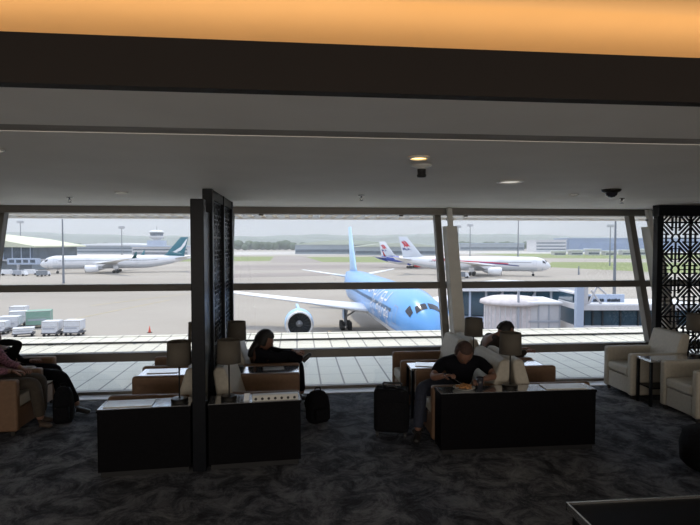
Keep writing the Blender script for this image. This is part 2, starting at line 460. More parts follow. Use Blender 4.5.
def column(name, label, x, group=None):
    """leaning steel column standing just inside the glass with a pin joint on top"""
    t = thing(name, label, 'column', (x, GY0 - 0.32, 0.0))
    def L(x0, x1, z0, z1, f, b):
        return MB().hexa([(x0, LEAN*z0+f, z0), (x1, LEAN*z0+f, z0), (x1, LEAN*z0+b, z0), (x0, LEAN*z0+b, z0)],
                         [(x0, LEAN*z1+f, z1), (x1, LEAN*z1+f, z1), (x1, LEAN*z1+b, z1), (x0, LEAN*z1+b, z1)])
    L(-0.10, 0.08, 0.03, 2.36, -0.02, 0.19).build('shaft', M['column'], t, bevel=0.012)
    L(-0.14, 0.12, 0.0, 0.03, -0.06, 0.23).build('base_plate', M['beam_grey'], t)
    L(-0.035, 0.035, 2.36, 2.64, 0.04, 0.11).build('pin_bracket', M['column'], t)
    MB().tube((-0.06, LEAN*2.47+0.075, 2.47), (0.06, LEAN*2.47+0.075, 2.47), 0.022).build('pin', M['chrome'], t)
    return t
column('steel_column', 'pale leaning steel column behind the grey-haired man', 2.37)
column('steel_column', 'pale leaning steel column beside the lattice screen on the right', 5.68)

# ceiling fittings
def downlight(x, y, label, m, r=0.06):
    t = thing('downlight', label, 'ceiling light', (x, y, CE), group=None)
    MB().lathe([(r*1.25, -0.001), (r*1.25, -0.012), (r, -0.014), (r*0.92, -0.002)], 24).build('trim_ring', M['white_plastic'], t, smooth=False)
    MB().lathe([(0.001, -0.006), (r*0.92, -0.006), (r*0.92, -0.002)], 24).build('lens', m, t)
    return t
def sprinkler(x, y, label):
    t = thing('sprinkler', label, 'sprinkler', (x, y, CE))
    MB().lathe([(0.001, 0), (0.035, 0), (0.033, -0.008), (0.012, -0.012), (0.012, -0.03), (0.008, -0.034)], 16).build('rosette', M['chrome'], t, smooth=True)
    f_ = MB()
    f_.path([(0.012, 0, -0.03), (0.018, 0, -0.045), (0.0, 0, -0.062)], 0.003, 6); f_.path([(-0.012, 0, -0.03), (-0.018, 0, -0.045), (0.0, 0, -0.062)], 0.003, 6)
    f_.build('yoke', M['chrome'], t)
    MB().lathe([(0.001, -0.062), (0.022, -0.062), (0.022, -0.066), (0.001, -0.066)], 12).build('deflector', M['lamp_metal'], t)
    return t
downlight(0.78, 3.32, 'glowing warm round downlight in the grey ceiling nearest the dark slot', M['warm_led'], 0.055)
downlight(1.89, 4.52, 'wide pale disc of a faintly glowing downlight between smoke detector and lit downlight', M['pale_led'], 0.095)
downlight(3.10, 5.64, 'small pale downlight just left of the dark ceiling camera', M['pale_led'], 0.04)
downlight(-1.88, 5.91, 'small pale downlight left of the tall divider', M['pale_led'], 0.055)
downlight(-1.76, 3.28, 'pale downlight cut off by the left edge of the picture', M['pale_led'], 0.05)
sprinkler(0.74, 6.0, 'small ceiling sprinkler above the blue airliner')
sprinkler(-2.70, 6.61, 'small ceiling sprinkler above the left window')
sprinkler(3.96, 6.08, 'small ceiling sprinkler right of the dark ceiling camera')
t = thing('smoke_detector', 'black smoke detector hanging behind the glowing downlight', 'smoke detector', (0.88, 3.66, CE))
MB().lathe([(0.001, 0), (0.075, 0), (0.07, -0.012), (0.03, -0.02), (0.03, -0.028), (0.001, -0.028)], 20).build('base', M['white_plastic'], t, smooth=True)
MB().lathe([(0.03, -0.028), (0.028, -0.065), (0.034, -0.07), (0.03, -0.085), (0.001, -0.087)], 16).build('sensor_head', M['black_plastic'], t, smooth=True)
t = thing('ceiling_camera', 'dark conical ceiling camera near the right mullion', 'camera', (3.22, 5.12, CE))
MB().lathe([(0.001, 0), (0.095, 0), (0.09, -0.02), (0.06, -0.035)], 24).build('housing', M['lamp_metal'], t, smooth=True)
MB().lathe([(0.06, -0.035), (0.052, -0.06), (0.03, -0.078), (0.001, -0.084)], 20).build('dome', M['dark_glass'], t, smooth=True)
for px, py, lb in ((-0.55, 8.27, 'small warm spot in the window head above the blue wing'), (1.66, 8.27, 'small warm spot in the window head left of the middle column'), (2.72, 8.27, 'small warm spot in the window head right of the middle column')):
    t = thing('spotlight', lb, 'ceiling light', (px, py, 2.545))
    MB().lathe([(0.035, 0), (0.035, -0.02), (0.026, -0.02)], 16).build('bezel', M['frame'], t)
    MB().lathe([(0.001, -0.012), (0.026, -0.014)], 16).build('lens', M['dim_led'], t)

# ================================================================ lattice screens
def lattice(w_, h_, u, fn, bar=0.013, th=0.03):
    """bars of an octagonal star fretwork on a w x h panel; fn(a, b, d) -> point"""
    mb = MB()
    def seg(x0, y0, x1, y1, r=bar):
        # clip to panel
        t0, t1 = 0.0, 1.0
        dx, dy = x1 - x0, y1 - y0
        for p, q in ((-dx, x0), (dx, w_ - x0), (-dy, y0), (dy, h_ - y0)):
            if abs(p) < 1e-9:
                if q < 0: return
            else:
                q_ = q / p
                if p < 0: t0 = max(t0, q_)
                else: t1 = min(t1, q_)
        if t1 - t0 < 0.02: return
        a = Vector((x0 + dx*t0, y0 + dy*t0)); b = Vector((x0 + dx*t1, y0 + dy*t1))
        d = (b - a)
        if d.length < 0.01: return
        d.normalize(); n = Vector((-d.y, d.x)) * r
        mb.prism([tuple(a - n), tuple(b - n), tuple(b + n), tuple(a + n)], 0, th, fn)
    nx = int(math.ceil(w_ / u)) + 1; ny = int(math.ceil(h_ / u)) + 1
    for i in range(-1, nx):
        for j in range(-1, ny):
            cx = (i + 0.5) * u; cy = (j + 0.5) * u; H = u / 2
            for k in range(8):
                a = k * PI / 4
                c, s = math.cos(a), math.sin(a)
                # inner star octagon
                a2 = a + PI / 4
                seg(cx + 0.27*H*c, cy + 0.27*H*s, cx + 0.27*H*math.cos(a2), cy + 0.27*H*math.sin(a2))
                ln = H if k % 2 == 0 else H * 1.414
                seg(cx + 0.27*H*c, cy + 0.27*H*s, cx + ln*c, cy + ln*s, bar * (0.8 if k % 2 == 0 else 1.0))
                if k % 2:
                    for off in (-0.20*H, 0.20*H):
                        ox, oy = -s * off, c * off
                        seg(cx + 0.5*H*c + ox, cy + 0.5*H*s + oy, cx + (ln - 0.2*H)*c + ox, cy + (ln - 0.2*H)*s + oy)
                else:
                    ox, oy = -s * 0.25*H, c * 0.25*H
                    seg(cx + 0.62*H*c + ox, cy + 0.62*H*s + oy, cx + H*c + ox, cy + H*s + oy)
                    seg(cx + 0.62*H*c - ox, cy + 0.62*H*s - oy, cx + H*c - ox, cy + H*s - oy)
                    seg(cx + 0.66*H*c + ox*1.2, cy + 0.66*H*s + oy*1.2, cx + 0.66*H*c - ox*1.2, cy + 0.66*H*s - oy*1.2, bar*0.8)
            seg(cx - H, cy - H, cx + H, cy - H, bar*1.5); seg(cx - H, cy - H, cx - H, cy + H, bar*1.5)
    return mb
# right screen, parallel to the glass
t = thing('lattice_screen', 'dark fretwork screen with star pattern behind the beige armchairs on the right', 'screen', (5.20, 7.17, 0))
MB().box(0, 0.09, -0.05, 0.05, 0, CE - 0.16).build('post', M['black_wood'], t, bevel=0.005)
MB().box(1.99, 2.08, -0.05, 0.05, 0, CE - 0.16).build('post', M['black_wood'], t, bevel=0.005)
MB().box(0, 2.08, -0.07, 0.07, CE - 0.16, CE - 0.001).build('head_rail', M['black_wood'], t)
MB().box(0.09, 1.99, -0.04, 0.04, 0, 0.1).build('bottom_rail', M['black_wood'], t)
lattice(1.90, CE - 0.26, 0.46, lambda a, b, d: (0.09 + a, d - 0.015, 0.1 + b), bar=0.0085).build('fretwork', M['black_wood'], t)
# central divider, square to the glass
t = thing('lattice_screen', 'tall black framed fretwork divider standing between the two left consoles', 'screen', (-0.895, 5.43, 0))
ZS = CE - 0.003
for y0, y1 in ((0.0, 0.09), (0.86, 0.94), (1.66, 1.74)):
    MB().box(-0.05, 0.05, y0, y1, 0, ZS).build('post', M['black_wood'], t, bevel=0.004)
for y0, y1 in ((0.09, 0.86), (0.94, 1.66)):
    MB().box(-0.04, 0.04, y0, y1, ZS - 0.10, ZS).build('rail', M['black_wood'], t)
    MB().box(-0.04, 0.04, y0, y1, 0, 0.62).build('lower_panel', M['black_wood'], t)
    lattice(y1 - y0, ZS - 0.72, 0.385, lambda a, b, d, y0=y0: (d - 0.015, y0 + a, 0.62 + b), bar=0.008).build('fretwork', M['black_wood'], t)
t = thing('divider_post', 'solid black upright fin joining the two left consoles in front of the divider', 'post', (-0.895, 4.865, 0))
MB().box(-0.06, 0.06, 0.0, 0.13, 0.0, 2.50).build('upright', M['black_wood'], t, bevel=0.006)
MB().box(-0.025, 0.025, 0.13, 0.56, 0.0, 2.40).build('fin_panel', M['black_wood'], t)

# ================================================================ furniture
def make_chair(name, label, lea, back_lea, W=0.32):
    """boxy lounge armchair; faces +X, origin at its floor centre; 0.80 deep, 0.64 wide"""
    t = thing(name, label, 'armchair')
    D0, D1 = -0.40, 0.40
    for s in (-1, 1):
        y0, y1 = (W - 0.095, W) if s > 0 else (-W, -W + 0.095)
        MB().box(D0 + 0.02, D1, y0, y1, 0.05, 0.615).build('arm', lea, t, bevel=0.03, seg=4)
    MB().box(D0 + 0.04, D1 - 0.02, -W + 0.10, W - 0.10, 0.06, 0.285).build('base', lea, t, bevel=0.012)
    MB().box(D0 + 0.16, D1 - 0.005, -W + 0.098, W - 0.098, 0.295, 0.42).build('seat_cushion', back_lea, t, bevel=0.035, seg=4)
    # leaning back
    bk = MB()
    prof = [(D0 + 0.20, 0.40), (D0 + 0.06, 0.865), (D0 - 0.03, 0.875), (D0 - 0.06, 0.83), (D0 + 0.02, 0.28), (D0 + 0.16, 0.28)]
    bk.prism(prof, -W + 0.02, W - 0.02, lambda u, v, d: (u, d, v))
    bk.build('backrest', back_lea, t, bevel=0.03, seg=4)
    for sx in (D0 + 0.10, D1 - 0.06):
        for sy in (-W + 0.05, W - 0.05):
            MB().box(sx - 0.02, sx + 0.02, sy - 0.02, sy + 0.02, 0, 0.06).build('leg', M['chair_foot'], t)
    return t
brown = make_chair('armchair', 'x', M['brown_leather'], M['beige_leather'])
beige = make_chair('armchair', 'x', M['beige_leather'], M['beige_leather'])
wide = make_chair('armchair', 'x', M['brown_leather'], M['beige_leather'], 0.42)
used = set()
def place_chair(src, x, y, rz, label, group=None):
    o = copy_tree(src) if src.name in used else src
    used.add(src.name)
    o.location = (x, y, 0); o.rotation_euler = (0, 0, rz); o['label'] = label
    if group: o['group'] = group
    return o
YN, YF = 5.64, 6.77
place_chair(wide, -1.425, YN, PI, 'tan armchair facing left just behind the left black console', 'tan armchairs by the divider')
place_chair(brown, -1.45, YF, PI, 'tan armchair facing left nearest the glass, left of the divider', 'tan armchairs by the divider')
place_chair(wide, -0.37, YN, 0, 'empty tan armchair facing right behind the console with the white socket strip', 'tan armchairs by the divider')
place_chair(brown, -0.37, YF, 0, 'tan armchair under the long-haired woman', 'tan armchairs by the divider')
place_chair(wide, 1.79, YN + 0.04, PI, 'tan armchair under the man who is eating', 'tan armchairs behind the right console')
place_chair(brown, 1.70, YF, PI, 'dark looking empty armchair facing left by the glass behind the suitcase', 'tan armchairs behind the right console')
place_chair(wide, 2.72, YN + 0.04, 0, 'empty tan armchair facing right behind the right console', 'tan armchairs behind the right console')
place_chair(brown, 2.64, YF, 0, 'tan armchair under the hunched person by the glass', 'tan armchairs behind the right console')
place_chair(beige, 4.84, 6.86, PI, 'beige armchair on the right nearest the glass', 'beige armchairs along the right side')
place_chair(beige, 5.00, 5.89, PI, 'beige armchair cut off by the right edge of the picture', 'beige armchairs along the right side')
place_chair(brown, -3.42, 6.27, 0, 'tan armchair on the far left under the person in olive trousers', 'armchairs on the far left')
place_chair(brown, -3.55, 6.92, 0, 'tan armchair on the far left nearest the glass', 'armchairs on the far left')

def make_console(x0, y0, W, D, rz, label):
    t = thing('console_cabinet', label, 'cabinet', (x0, y0, 0), rz)
    MB().box(0.02, W - 0.02, 0.02, D - 0.02, 0, 0.05).build('plinth', M['black_plastic'], t)
    MB().box(0, W, 0.0, D, 0.05, 0.59).build('body', M['black_lacquer'], t, bevel=0.004)
    MB().box(-0.006, W + 0.006, -0.006, D + 0.006, 0.59, 0.613).build('top_board', M['black_lacquer'], t)
    MB().box(0.0, W, 0.0, D, 0.6132, 0.62).build('glass_top', M['table_top'], t)
    return t
make_console(-1.77, 4.81, 0.80, 0.27, R(4), 'black console left of the divider, with a lamp on its right end')
make_console(-0.815, 4.875, 0.85, 0.27, R(4), 'black console right of the divider, carrying the white socket strip')
make_console(1.41, 5.00, 1.61, 0.23, 0, 'long black console in front of the eating man')

def make_table(x0, x1, y0, y1, label, h=0.60):
    t = thing('side_table', label, 'table', (x0, y0, 0))
    W, D = x1 - x0, y1 - y0
    MB().box(0, W, 0, D, h - 0.03, h).build('top', M['table_top'], t, bevel=0.004)
    MB().box(0.03, W - 0.03, 0.02, D - 0.02, 0.22, 0.24).build('shelf', M['black_wood'], t)
    for sx in (0.0, W - 0.03):
        for sy in (0.0, D - 0.03):
            MB().box(sx, sx + 0.03, sy, sy + 0.03, 0, h - 0.03).build('leg', M['black_wood'], t)
    return t
make_table(-1.80, -1.02, 6.08, 6.42, 'dark glossy side table between the two left-facing chairs beside the divider')
make_table(-0.78, 0.02, 6.08, 6.42, 'dark glossy side table by the woman, with her tablet on it')
make_table(1.36, 3.02, 6.12, 6.42, 'long dark side table between the chair rows behind the eating man')
make_table(4.50, 5.42, 6.235, 6.515, 'narrow dark side table between the two beige armchairs', 0.60)

def make_lamp(x, y, z, label):
    t = thing('table_lamp', label, 'lamp', (x, y, z), group='drum shade table lamps')
    MB().lathe([(0.001, 0), (0.075, 0), (0.078, 0.006), (0.078, 0.034), (0.07, 0.04), (0.012, 0.043)], 28).build('base', M['lamp_metal'], t, smooth=False)
    MB().tube((0, 0, 0.04), (0, 0, 0.50), 0.007).build('stem', M['lamp_metal'], t)
    s = MB().lathe([(0.107, 0.355), (0.112, 0.355), (0.106, 0.57), (0.101, 0.57), (0.107, 0.355)], 36)
    sh = s.build('lamp_shade', M['shade'], t, smooth=False)
    for p in sh.data.polygons: p.use_smooth = True
    r = MB()
    for k in range(3):
        a = k * 2 * PI / 3
        r.tube((0, 0, 0.545), (0.103 * math.cos(a), 0.103 * math.sin(a), 0.56), 0.002, n=6)
    r.tube((0, 0, 0.49), (0, 0, 0.55), 0.004)
    r.build('shade_ring', M['lamp_metal'], sh)
    MB().ball((0, 0, 0.47), 0.028, 0.028, 0.04).build('bulb', M['glassbulb'], t, smooth=True)
    return t
make_lamp(-1.09, 4.975, 0.62, 'drum-shaded lamp on the black console left of the divider')
make_lamp(-0.64, 5.01, 0.62, 'drum-shaded lamp on the black console right of the divider, before the pale chair back')
make_lamp(-1.16, 6.29, 0.60, 'far drum-shaded lamp peeking out left of the divider')
make_lamp(-0.71, 6.29, 0.60, 'far drum-shaded lamp right of the divider, closest to the woman')
make_lamp(2.16, 5.115, 0.62, 'drum-shaded lamp on the long console, right of the eating man')
make_lamp(2.18, 6.29, 0.60, 'drum-shaded lamp behind the eating man, against the jet bridge')
make_lamp(5.22, 6.375, 0.60, 'drum-shaded lamp before the fretwork screen at the right edge')

# power strip on second console
t = thing('socket_strip', 'white socket strip with a row of dark outlets on the console right of the divider', 'socket strip', (-0.42, 4.92, 0.62), R(4))
MB().box(0, 0.43, 0, 0.07, 0, 0.055).build('body', M['white_plastic'], t, bevel=0.005)
for i in range(7):
    MB().tube((0.035 + i*0.06, 0.0005, 0.022), (0.035 + i*0.06, -0.004, 0.022), 0.013).build('outlet', M['black_plastic'], t)
t = thing('menu_card', 'small pale card standing left of the white socket strip', 'card', (-0.50, 4.95, 0.62), 0.2)
MB().hexa([(0,0,0),(0.05,0,0),(0.05,0.002,0),(0,0.002,0)], [(0.01,0.03,0.06),(0.06,0.03,0.06),(0.06,0.032,0.06),(0.01,0.032,0.06)]).build('sheet', M['paper'], t)

def magazine(x, y, z, rz, label, w_=0.21, h_=0.28):
    t = thing('magazine', label, 'magazine', (x, y, z), rz)
    MB().box(-w_/2, w_/2, -h_/2, h_/2, 0.001, 0.007).build('pages', M['white_plastic'], t)
    MB().box(-w_/2 - .002, w_/2 + .002, -h_/2 - .002, h_/2 + .002, 0.007, 0.0085).build('cover', M['paper'], t)
    return t
magazine(-1.53, 4.965, 0.62, 1.62, 'open pale magazine lying on the left end of the leftmost console', 0.20, 0.42)
magazine(2.72, 5.11, 0.62, 1.55, 'pale magazine lying on the right end of the long console', 0.18, 0.42)
magazine(1.60, 6.28, 0.60, 1.3, 'pale magazine on the side table behind the suitcase', 0.2, 0.30)
magazine(-1.55, 6.28, 0.60, 1.6, 'pale magazine on the side table left of the divider', 0.2, 0.34)
t = thing('tablet', 'bright tablet lying on the side table next to the woman', 'tablet', (-0.28, 6.27, 0.60), 0.1)
MB().box(-0.13, 0.13, -0.09, 0.09, 0.0, 0.008).build('case', M['black_plastic'], t, bevel=0.003)
MB().box(-0.12, 0.12, -0.08, 0.08, 0.008, 0.009).build('display', M['paper'], t)

# meal on the console
t = thing('dinner_plate', 'white plate in front of the eating man', 'plate', (1.68, 5.12, 0.62))
MB().lathe([(0.001, 0.004), (0.07, 0.004), (0.075, 0.008), (0.110, 0.02), (0.112, 0.023), (0.074, 0.012), (0.001, 0.009)], 36).build('dish', M['white_plastic'], t, smooth=True)
f_ = MB()
for i in range(26):
    a = random.random() * 2 * PI; r = random.random() ** 0.5 * 0.075
    f_.ball((r*math.cos(a), r*math.sin(a), 0.022 + random.random()*0.012), 0.022, 0.017, 0.012, 8, 6)
tag(f_.build('meal', M['food'], None, smooth=True), 'brown cooked meal heaped on the white plate', 'food', kind='stuff').location = (1.68, 5.12, 0.625)
t = thing('drinking_glass', 'dark filled glass right of the plate on the long console', 'glass', (1.845, 5.12, 0.62))
MB().lathe([(0.001, 0), (0.03, 0), (0.036, 0.12), (0.034, 0.12), (0.028, 0.006), (0.001, 0.006)], 20).build('tumbler', M['dark_glass'], t, smooth=True)
MB().lathe([(0.001, 0.007), (0.027, 0.007), (0.033, 0.09), (0.001, 0.09)], 20).build('drink', M['food'], t)

# luggage
t = thing('suitcase', 'black trolley suitcase standing left of the long console', 'suitcase', (1.03, 5.62, 0), R(-14))
MB().box(-0.19, 0.19, -0.12, 0.12, 0.05, 0.52).build('shell', M['nylon'], t, bevel=0.045, seg=4)
MB().box(-0.155, 0.155, -0.145, -0.118, 0.09, 0.40).build('front_pocket', M['nylon'], t, bevel=0.02, seg=3)
for sx in (-0.15, 0.15):
    for sy in (-0.085, 0.085):
        wl = MB().tube((sx - 0.012, sy, 0.027), (sx + 0.012, sy, 0.027), 0.027, n=16).build('wheel', M['black_plastic'], t)
        MB().box(sx - 0.015, sx + 0.015, sy - 0.015, sy + 0.015, 0.04, 0.07).build('wheel_fork', M['black_plastic'], wl)
hd = MB(); hd.path([(-0.10, 0.09, 0.51), (-0.10, 0.09, 0.545), (0.10, 0.09, 0.545), (0.10, 0.09, 0.51)], 0.011)
hd.build('pull_handle', M['black_plastic'], t)
MB().path([(-0.05, 0, 0.515), (-0.04, 0, 0.54), (0.04, 0, 0.54), (0.05, 0, 0.515)], 0.01).build('carry_handle', M['black_plastic'], t)

def backpack(x, y, rz, label, w_=0.30, h_=0.42, d_=0.2):
    t = thing('backpack', label, 'backpack', (x, y, 0), rz)
    b_ = MB()
    rings = []
    for z, k in ((0.0, 0.85), (0.04, 1.0), (h_*0.5, 1.02), (h_*0.8, 0.88), (h_*0.95, 0.6), (h_, 0.25)):
        rings.append([(w_/2*k*math.copysign(abs(math.cos(a))**0.6, math.cos(a)), d_/2*k*math.copysign(abs(math.sin(a))**0.6, math.sin(a)), z) for a in [2*PI*i/20 for i in range(20)]])
    b_.loft(rings).build('bag_body', M['nylon'], t, smooth=True)
    MB().box(-w_*0.35, w_*0.35, -d_/2 - 0.05, -d_/2 + 0.02, 0.04, h_*0.5).build('pocket', M['nylon'], t, bevel=0.025, seg=3)
    MB().path([(-0.04, 0, h_ - 0.01), (-0.03, 0, h_ + 0.035), (0.03, 0, h_ + 0.035), (0.04, 0, h_ - 0.01)], 0.007).build('grab_loop', M['nylon'], t)
    for s in (-1, 1):
        MB().path([(s*w_*0.3, d_/2 - 0.02, h_*0.85), (s*w_*0.36, d_/2 + 0.04, h_*0.5), (s*w_*0.3, d_/2 - 0.01, 0.06)], 0.012).build('strap', M['nylon'], t)
    return t
backpack(0.24, 6.15, 0.4, 'black backpack on the carpet right of the console with the socket strip', 0.27, 0.36, 0.22)
backpack(-2.73, 6.41, 0.2, 'black backpack standing between the legs on the far left', 0.22, 0.42, 0.17)

# foreground coffee table, bottom right
t = thing('coffee_table', 'low dark table with a thin bright rim at the bottom right corner', 'table', (1.70, 2.15, 0))
MB().box(0.012, 1.9, 0.012, 0.965, 0.41, 0.438).build('top', M['black_lacquer'], t)
rm = MB()
rm.box(0, 1.9, 0.965, 0.98, 0.40, 0.452); rm.box(0, 0.012, 0, 0.98, 0.40, 0.45)
rm.build('rim', M['chrome'], t)
MB().box(0.10, 1.8, 0.10, 0.86, 0.12, 0.14).build('shelf', M['brown_leather'], t)
for sx, sy in ((0.03, 0.03), (0.03, 0.91), (1.82, 0.03), (1.82, 0.91)):
    MB().box(sx, sx + 0.04, sy, sy + 0.04, 0, 0.41).build('leg', M['black_wood'], t)
t = thing('footstool', 'round dark footstool at the right edge beyond the low table', 'footstool', (3.80, 4.35, 0))
MB().lathe([(0.001, 0.06), (0.25, 0.06), (0.29, 0.10), (0.30, 0.24), (0.27, 0.36), (0.20, 0.40), (0.001, 0.41)], 32).build('cushion', M['nylon'], t, smooth=True)
for k in range(4):
    a = PI/4 + k*PI/2
    MB().tube((0.2*math.cos(a), 0.2*math.sin(a), 0), (0.2*math.cos(a), 0.2*math.sin(a), 0.07), 0.014, 0.02).build('leg', M['chrome'], t)

# ================================================================ people
def skin_mesh(nodes, edges, root, sub=2):
    me = bpy.data.meshes.new('tmp')
    bm = bmesh.new(); L = bm.verts.layers.skin.verify(); vs = {}
    for k, (p, r) in nodes.items():
        v = bm.verts.new(p); rr = r if isinstance(r, tuple) else (r, r)
        v[L].radius = rr; v[L].use_root = (k == root); vs[k] = v
    for a, b in edges: bm.edges.new((vs[a], vs[b]))
    bm.to_mesh(me); bm.free()
    o = bpy.data.objects.new('tmp', me); COL.objects.link(o)
    s = o.modifiers.new('s', 'SKIN'); s.use_smooth_shade = True
    u = o.modifiers.new('u', 'SUBSURF'); u.levels = sub; u.render_levels = sub
    dg = bpy.context.evaluated_depsgraph_get()
    dg.update()
    ev = o.evaluated_get(dg)
    r = bpy.data.meshes.new_from_object(ev)
    bpy.data.objects.remove(o); bpy.data.meshes.remove(me)
    return r
def merge(name, meshes, m, parent):
    bm = bmesh.new()
    for q in meshes: bm.from_mesh(q)
    me = bpy.data.meshes.new(name); bm.to_mesh(me); bm.free()
    me.materials.clear(); me.materials.append(m)
    for p in me.polygons: p.use_smooth = True; p.material_index = 0
    o = bpy.data.objects.new(name, me); COL.objects.link(o); o.parent = parent
    return o
def mb_mesh(mb):
    me = bpy.data.meshes.new('t'); me.from_pydata(mb.v, [], mb.f); return me

def head_meshes(c, face, up):
    """face/up vectors. returns skin mesh and transform matrix"""
    f = Vector(face).normalized(); u = Vector(up); u = (u - f * u.dot(f)).normalized(); s = u.cross(f)
    mt = Matrix(((f.x, s.x, u.x, c[0]), (f.y, s.y, u.y, c[1]), (f.z, s.z, u.z, c[2]), (0, 0, 0, 1)))
    mb = MB(); vs = []; fs = []; n, m_ = 28, 20
    for i in range(m_ + 1):
        p = PI * i / m_
        for k in range(n):
            a = 2 * PI * k / n
            x, y, z = math.sin(p)*math.cos(a), math.sin(p)*math.sin(a), math.cos(p)
            X, Y, Z = x*0.108, y*0.088, z*0.130
            if z < 0: Y *= 1 - 0.30*(-z)**1.2; X *= 1 - 0.12*(-z) if x > 0 else 1 - 0.35*(-z)
            if x > 0.3:
                X += 0.026*math.exp(-((y/0.16)**2) - ((z + 0.18)/0.14)**2)      # nose
                X += 0.008*math.exp(-((z - 0.22)/0.08)**2 - (y/0.5)**2)          # brow
                X += 0.007*math.exp(-((z + 0.52)/0.06)**2 - (y/0.25)**2)         # lips
                X -= 0.010*math.exp(-((abs(y) - 0.33)/0.14)**2 - ((z - 0.02)/0.12)**2)  # sockets
                X += 0.010*math.exp(-((z + 0.85)/0.15)**2)                       # chin
            vs.append(mt @ Vector((X, Y, Z)))
    for i in range(m_):
        for k in range(n): fs.append((i*n+k, (i+1)*n+k, (i+1)*n+(k+1) % n, i*n+(k+1) % n))
    mb.add(vs, fs)
    for sd in (-1, 1):
        e = MB().ball((0, 0, 0), 0.018, 0.008, 0.03, 10, 8)
        mb.add([mt @ (Vector(v) + Vector((-0.005, sd*0.090, -0.01))) for v in e.v], e.f)
    return mb_mesh(mb), mt

def hand_nodes(nd, ed, wrist, key, d, palm_n, side, curl=0.5):
    """five separate bent fingers; d along the hand, palm_n palm direction, side thumb side"""
    d = Vector(d).normalized(); pn = Vector(palm_n); pn = (pn - d*pn.dot(d)).normalized(); sd = d.cross(pn) * side
    out_ = []
    Wv = Vector(wrist)
    ms = []
    n0 = {'w': (Wv, (0.026, 0.018)), 'p1': (Wv + d*0.045, (0.034, 0.015)), 'p2': (Wv + d*0.085, (0.036, 0.013))}
    ms.append(skin_mesh(n0, [('w', 'p1'), ('p1', 'p2')], 'w'))
    for i, (off, ln) in enumerate(((0.030, 0.072), (0.010, 0.082), (-0.010, 0.076), (-0.029, 0.058))):
        p = Wv + d*0.075 + sd*off; nn = {}; ee = []
        ang = 0.15
        nn['0'] = (p, 0.0095); q = p
        for j, fr in enumerate((0.45, 0.32, 0.25)):
            dirv = d*math.cos(ang) + pn*math.sin(ang)
            q = q + dirv*ln*fr; nn[str(j+1)] = (q, 0.0088 - 0.0008*j); ee.append((str(j), str(j+1))); ang += curl*1.5
        ms.append(skin_mesh(nn, ee, '0', 1))
    p = Wv + d*0.03 + sd*0.028
    q1 = p + (d*0.6 + sd*0.7 + pn*0.3)*0.035; q2 = q1 + (d*0.9 + sd*0.1 + pn*0.5)*0.03; q3 = q2 + (d*0.8 - sd*0.1 + pn*0.6)*0.024
    ms.append(skin_mesh({'0': (p, 0.012), '1': (q1, 0.0105), '2': (q2, 0.0095), '3': (q3, 0.008)}, [('0','1'),('1','2'),('2','3')], '0', 1))
    return ms

